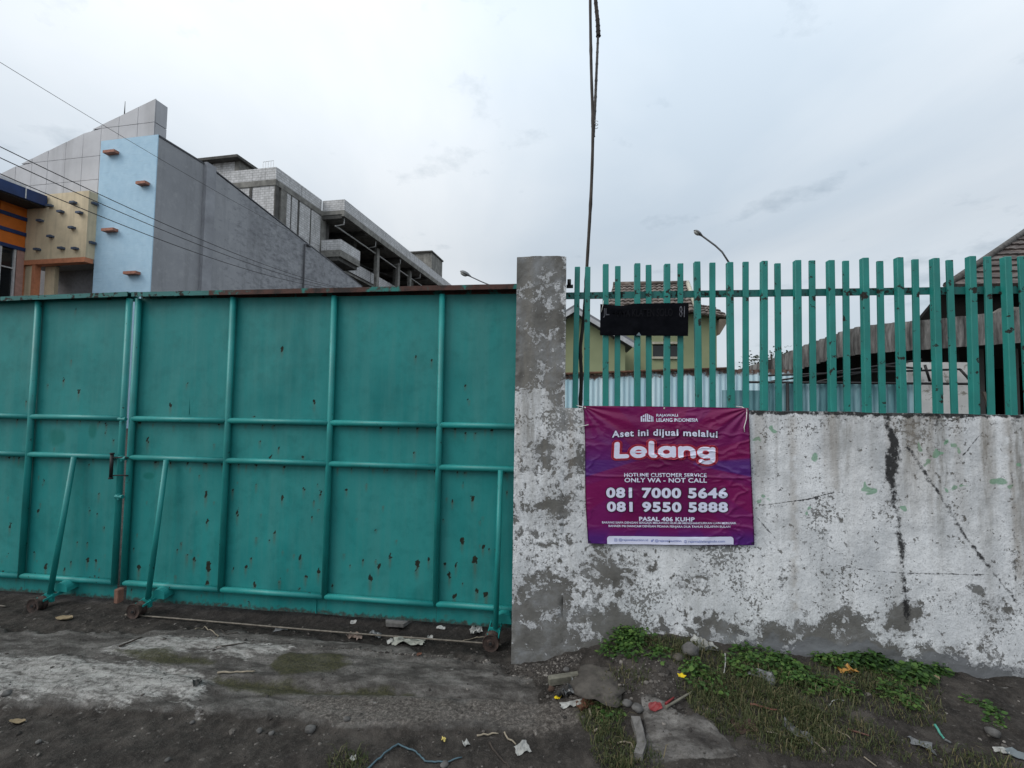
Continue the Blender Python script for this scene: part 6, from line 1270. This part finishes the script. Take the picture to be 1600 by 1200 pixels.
c_ = gat(619, 974); prism_o = prism('concrete_chunk', [c_+Vector((-.09, .03, 0.0)), c_+Vector((.10, .03, 0)), c_+Vector((.07, -.05, 0)), c_+Vector((-.05, -.055, 0))], (0, 0, 0.022), plain('chunk_grey', (0.12, 0.115, 0.11), 0.9, var=0.3, scale=25, bump=0.5)); put(prism_o, 'flat grey concrete chunk at the foot of the gate', 'concrete chunk')
scrap(744, 990, 0.075, 0.05, 0.05, 'white plastic scrap caught against the right gate wheel', pap_w, 'plastic_scrap', 'litter', 0.5)
stick([(722, 1003), (745, 997), (765, 999)], 0.003, 'thin pale straw left of the right gate wheel', straw_m); stick([(345, 985), (352, 992), (372, 990)], 0.003, 'thin dry twig near the curled vine', twig_m)
stone(485, 1141, 0.024, 'largest rounded grey stone on the dark foreground earth'); stone(542, 1125, 0.016, 'small pale stone right of the largest grey stone'); stone(405, 1143, 0.015, 'small round grey stone left of the largest grey stone'); stone(424, 1147, 0.013, 'smaller flat stone beside the small round grey stone'); stone(10, 1085, 0.02, 'stone at the left edge on pale concrete'); stone(694, 1196, 0.02, 'flat grey pebble by the end of the blue cord', flat=0.4); stone(1551, 1147, 0.028, 'smooth grey stone near the right edge on bare earth')
stone(300, 1130, 0.012, 'small dull pebble below the pale concrete tip'); stone(60, 1160, 0.011, 'small pebble in the dark left foreground'); stone(262, 1188, 0.012, 'pebble at the bottom edge left of the grass tuft')
stick([(572, 1206), (600, 1180), (622, 1165), (650, 1177), (664, 1192), (690, 1193), (722, 1186)], 0.0045, 'bent blue-grey cord on the foreground earth', blue_cord, 'cord', 'cord')
stick([(745, 1152), (762, 1151), (779, 1149)], 0.0045, 'pale twig at the bottom centre lying level', straw_m); stick([(788, 1146), (796, 1158), (806, 1166)], 0.0045, 'pale twig slanting down to the torn paper', straw_m); stick([(765, 1162), (775, 1178), (797, 1203)], 0.0045, 'forked brown twig reaching the bottom edge', twig_m)
scrap(816, 1170, 0.06, 0.05, 0.012, 'torn white paper beside pale twigs at the bottom centre', pap_w, 'paper_scrap', 'litter', 0.5, 7); scrap(693, 1157, 0.017, 0.017, 0.012, 'tiny yellow crumb on the dark earth above the blue cord', plain('crumb_yellow', (0.5, 0.40, 0.12), 0.7), 'crumb', 'litter', 0, 4); scrap(728, 1164, 0.025, 0.03, 0.015, 'tiny white crumb right of the yellow crumb', pap_w, 'paper_scrap', 'litter', 0.7, 4); scrap(552, 1187, 0.025, 0.02, 0.012, 'tiny white crumb in the foreground grass tuft', pap_w, 'paper_scrap', 'litter', 0.7, 4)
# right side
c_ = gat(882, 1066); bm = bmesh.new(); add_box(bm, -0.085, 0.085, -0.018, 0.018, 0.0, 0.045); bmesh.ops.bevel(bm, geom=bm.edges[:], offset=0.006, segments=1, affect='EDGES')
bmesh.ops.transform(bm, matrix=Matrix.Translation(c_+Vector((0, 0, -0.004))) @ Matrix.Rotation(0.22, 4, 'Z') @ Matrix.Rotation(-0.10, 4, 'Y'), verts=bm.verts); put(bmobj('wood_block', bm, wood_g), 'short weathered wood block at the pillar foot', 'wood')
stone(940, 1068, 0.155, 'broad flat grey-brown boulder left of the weeds', stone2_m, 0.12, 'boulder', 0.85); stone(979, 1101, 0.024, 'grey rock below the boulder, left of a pair', stone1_m, 0.6); stone(996, 1109, 0.027, 'grey rock below the boulder, right of a pair', stone1_m, 0.6); stone(885, 1048, 0.02, 'small stone behind the wood block'); stone(862, 1078, 0.02, 'brown stone left of the dark rag', clay_m); stone(1060, 1030, 0.03, 'mossy stone under the sparse weeds by the wall', stone2_m); stone(1078, 1018, 0.045, 'dull grey rock leaning at the wall foot beside the white bag', stone1_m, 0.7)
scrap(895, 1081, 0.09, 0.08, 0.05, 'torn white cup piece in front of the wood block', pap_c, 'cup_piece', 'litter', 0.9); scrap(879, 1086, 0.06, 0.06, 0.05, 'dark crumpled rag left of the cup piece', cloth_d_m, 'rag', 'litter', 0.2); scrap(893, 1102, 0.11, 0.04, 0.02, 'white oval plastic piece on the broken slab edge', pap_w, 'plastic_piece', 'litter', 0.05, 8); scrap(914, 1103, 0.07, 0.06, 0.04, 'rusty orange fibrous scrap right of the oval plastic', rag_o, 'scrap', 'litter', 0.4)
stick([(921, 1111), (923, 1121)], 0.007, 'short tan stub of wood below the orange scrap', straw_m); scrap(871, 1091, 0.03, 0.03, 0.02, 'small yellow petal left of the cup piece', yel_m, 'petal', 'petal', 0.4, 4)
scrap(1024, 1105, 0.055, 0.035, 0.008, 'red foil packet lying on bare earth', red_m, 'foil_packet', 'litter', 0.1, 6); stick([(1040, 1103), (1053, 1093)], 0.006, 'short red plastic strip beside the grey stick', red_m, 'litter', 'plastic_strip'); stick([(1040, 1109), (1082, 1084)], 0.007, 'straight grey-brown stick right of the red packet', wood_g)
# yellow flower
c_ = gat(1065, 1068); fl = thing('yellow_flower', tuple(c_), 'small bright yellow flower among the weeds', 'flower')
for k in range(5):
    a = k*1.256; o = leaves('petal', np.array([[c_.x, c_.y, c_.z+0.03]]), np.array([a]), np.array([0.5]), np.array([0.024]), yel_m, fl, np.array([0.5]))
tube('stem', [c_, c_+Vector((0.004, 0, 0.03))], 0.0015, stem_m, fl, 5)
scrap(1100, 1012, 0.11, 0.10, 0.06, 'white plastic bag stuffed against the wall foot', pap_w, 'plastic_bag', 'litter', 0.6, 10); stick([(1094, 1014), (1122, 1019)], 0.006, 'short white plastic tube beside the white bag', pap_w, 'litter', 'plastic_tube'); stick([(1133, 1026), (1134, 1040), (1131, 1056)], 0.004, 'white drinking straw standing among the weeds', pap_w, 'litter', 'straw', 0.012)
scrap(1190, 1056, 0.11, 0.07, 0.03, 'clear crushed plastic packet among the weeds', pap_c, 'plastic_packet', 'litter', -0.5, 8); stick([(1172, 1103), (1190, 1107), (1214, 1112)], 0.0055, 'reddish brown stick on the grass', plain('red_stick', (0.15, 0.06, 0.045), 0.8)); scrap(1163, 1136, 0.10, 0.06, 0.015, 'flat reddish clay scrap in the dry grass', clay_m, 'clay_piece', 'litter', 0.2, 8)
scrap(1247, 1147, 0.11, 0.035, 0.02, 'long grey plastic scrap in the dry grass', pap_c, 'plastic_scrap', 'litter', -0.55, 9); stick([(1197, 1145), (1230, 1152)], 0.003, 'thin white stick left of the grey plastic scrap', straw_m); scrap(1325, 1053, 0.085, 0.045, 0.04, 'crumpled orange and white wrapper among the weeds', org_m, 'wrapper', 'litter', -0.2, 8); scrap(1329, 1041, 0.05, 0.03, 0.045, 'pale green plastic scrap behind the orange wrapper', plain('green_plastic', (0.16, 0.30, 0.21), 0.5), 'plastic_scrap', 'litter', 0.2, 5)
stick([(1296, 1104), (1300, 1098), (1310, 1094), (1319, 1097)], 0.0025, 'bent white wire on the dark earth right of the weeds', pap_w, 'wire', 'wire'); scrap(1440, 1166, 0.08, 0.05, 0.02, 'torn transparent wrapper near the bottom right', pap_c, 'plastic_wrapper', 'litter', -0.3, 9); stick([(1461, 1136), (1468, 1148), (1476, 1158)], 0.006, 'teal plastic strip near the bottom right', teal_s, 'litter', 'plastic_strip'); stick([(1476, 1159), (1486, 1164)], 0.006, 'grey tail end below the teal strip', pap_c, 'litter', 'plastic_strip')
scrap(1565, 1174, 0.05, 0.025, 0.015, 'small white scrap near the bottom right corner', pap_w, 'paper_scrap', 'litter', -0.3, 5); scrap(1590, 1182, 0.08, 0.04, 0.015, 'grey-blue flat scrap at the bottom right corner', plain('scrap_bluegrey', (0.12, 0.14, 0.15), 0.7), 'scrap', 'litter', -0.3, 6); stick([(1286, 1128), (1310, 1145), (1330, 1158)], 0.003, 'long dry stalk slanting over the dark earth', straw_m); stick([(1350, 1185), (1370, 1200)], 0.003, 'dry stalk at the bottom edge', straw_m); stick([(1440, 1095), (1455, 1115)], 0.003, 'thin dry stalk right of the weed trail', straw_m); stick([(1325, 1142), (1358, 1152)], 0.004, 'dull red stick on the dark right foreground', plain('dull_red', (0.14, 0.06, 0.05), 0.8))
stick([(1265, 1155), (1290, 1175)], 0.0025, 'thin pale stalk beside the grey plastic scrap', straw_m); stick([(965, 1164), (985, 1163), (990, 1172)], 0.004, 'pale dry root on the grass near the kerb strip', straw_m); stick([(928, 1146), (936, 1141)], 0.006, 'small tan wood stub left of the kerb strip', straw_m)
# broken concrete kerb strip at the bottom
kp = [gat(x, y) for x, y in ((986, 1129), (1000, 1130), (1006, 1150), (1010, 1172), (1004, 1190), (990, 1188), (996, 1170), (992, 1150))]
ks = prism('kerb_strip', [p+Vector((0, 0, -0.03)) for p in kp], (0, 0, 0.06), plain('kerb_grey', (0.13, 0.125, 0.12), 0.9, var=0.3, scale=22, bump=0.6)); put(ks, 'narrow broken concrete kerb strip beside the lower slab', 'kerb')

# ================================================================ small tree behind the awning
TYD = 20.0; tc_ = at(1205, 560, TYD); tr2 = thing('small_tree', (tc_.x, TYD, 0), 'small leafy tree top peeping above the rusty awning', 'tree')
tube('trunk', [(tc_.x, TYD, -0.1), (tc_.x+0.1, TYD, 2), (tc_.x, TYD, tc_.z+0.2)], [0.10, 0.07, 0.03], twig_m, tr2)
n = 900; a = nr.uniform(0, 6.28, n); r = nr.uniform(0, 1, n)**0.5; cl = nr.randint(0, 9, n); cx = nr.uniform(-0.85, 0.85, 9); cz = nr.uniform(-0.5, 0.45, 9)-np.abs(cx)*0.25
P_ = np.stack([tc_.x+cx[cl]+0.24*nr.randn(n), TYD+nr.uniform(-.5, .5, n), tc_.z+cz[cl]+0.15*nr.randn(n)], 1)
leaves('crown', P_, a, nr.uniform(-0.6, 0.6, n), nr.uniform(0.07, 0.15, n), tree_m, tr2, nr.uniform(0, 1, n), nr.uniform(-.8, .8, n))
bm = bmesh.new()
for k in range(9): add_tube(bm, [(tc_.x, TYD, tc_.z-0.9), (tc_.x+cx[k]*0.6, TYD, tc_.z+cz[k]-0.25), (tc_.x+cx[k], TYD, tc_.z+cz[k]+0.1)], [0.03, 0.018, 0.008], 5)
bmobj('branches', bm, twig_m, tr2)
for o in bpy.data.objects:
    if '_r' in o.keys(): del o['_r']
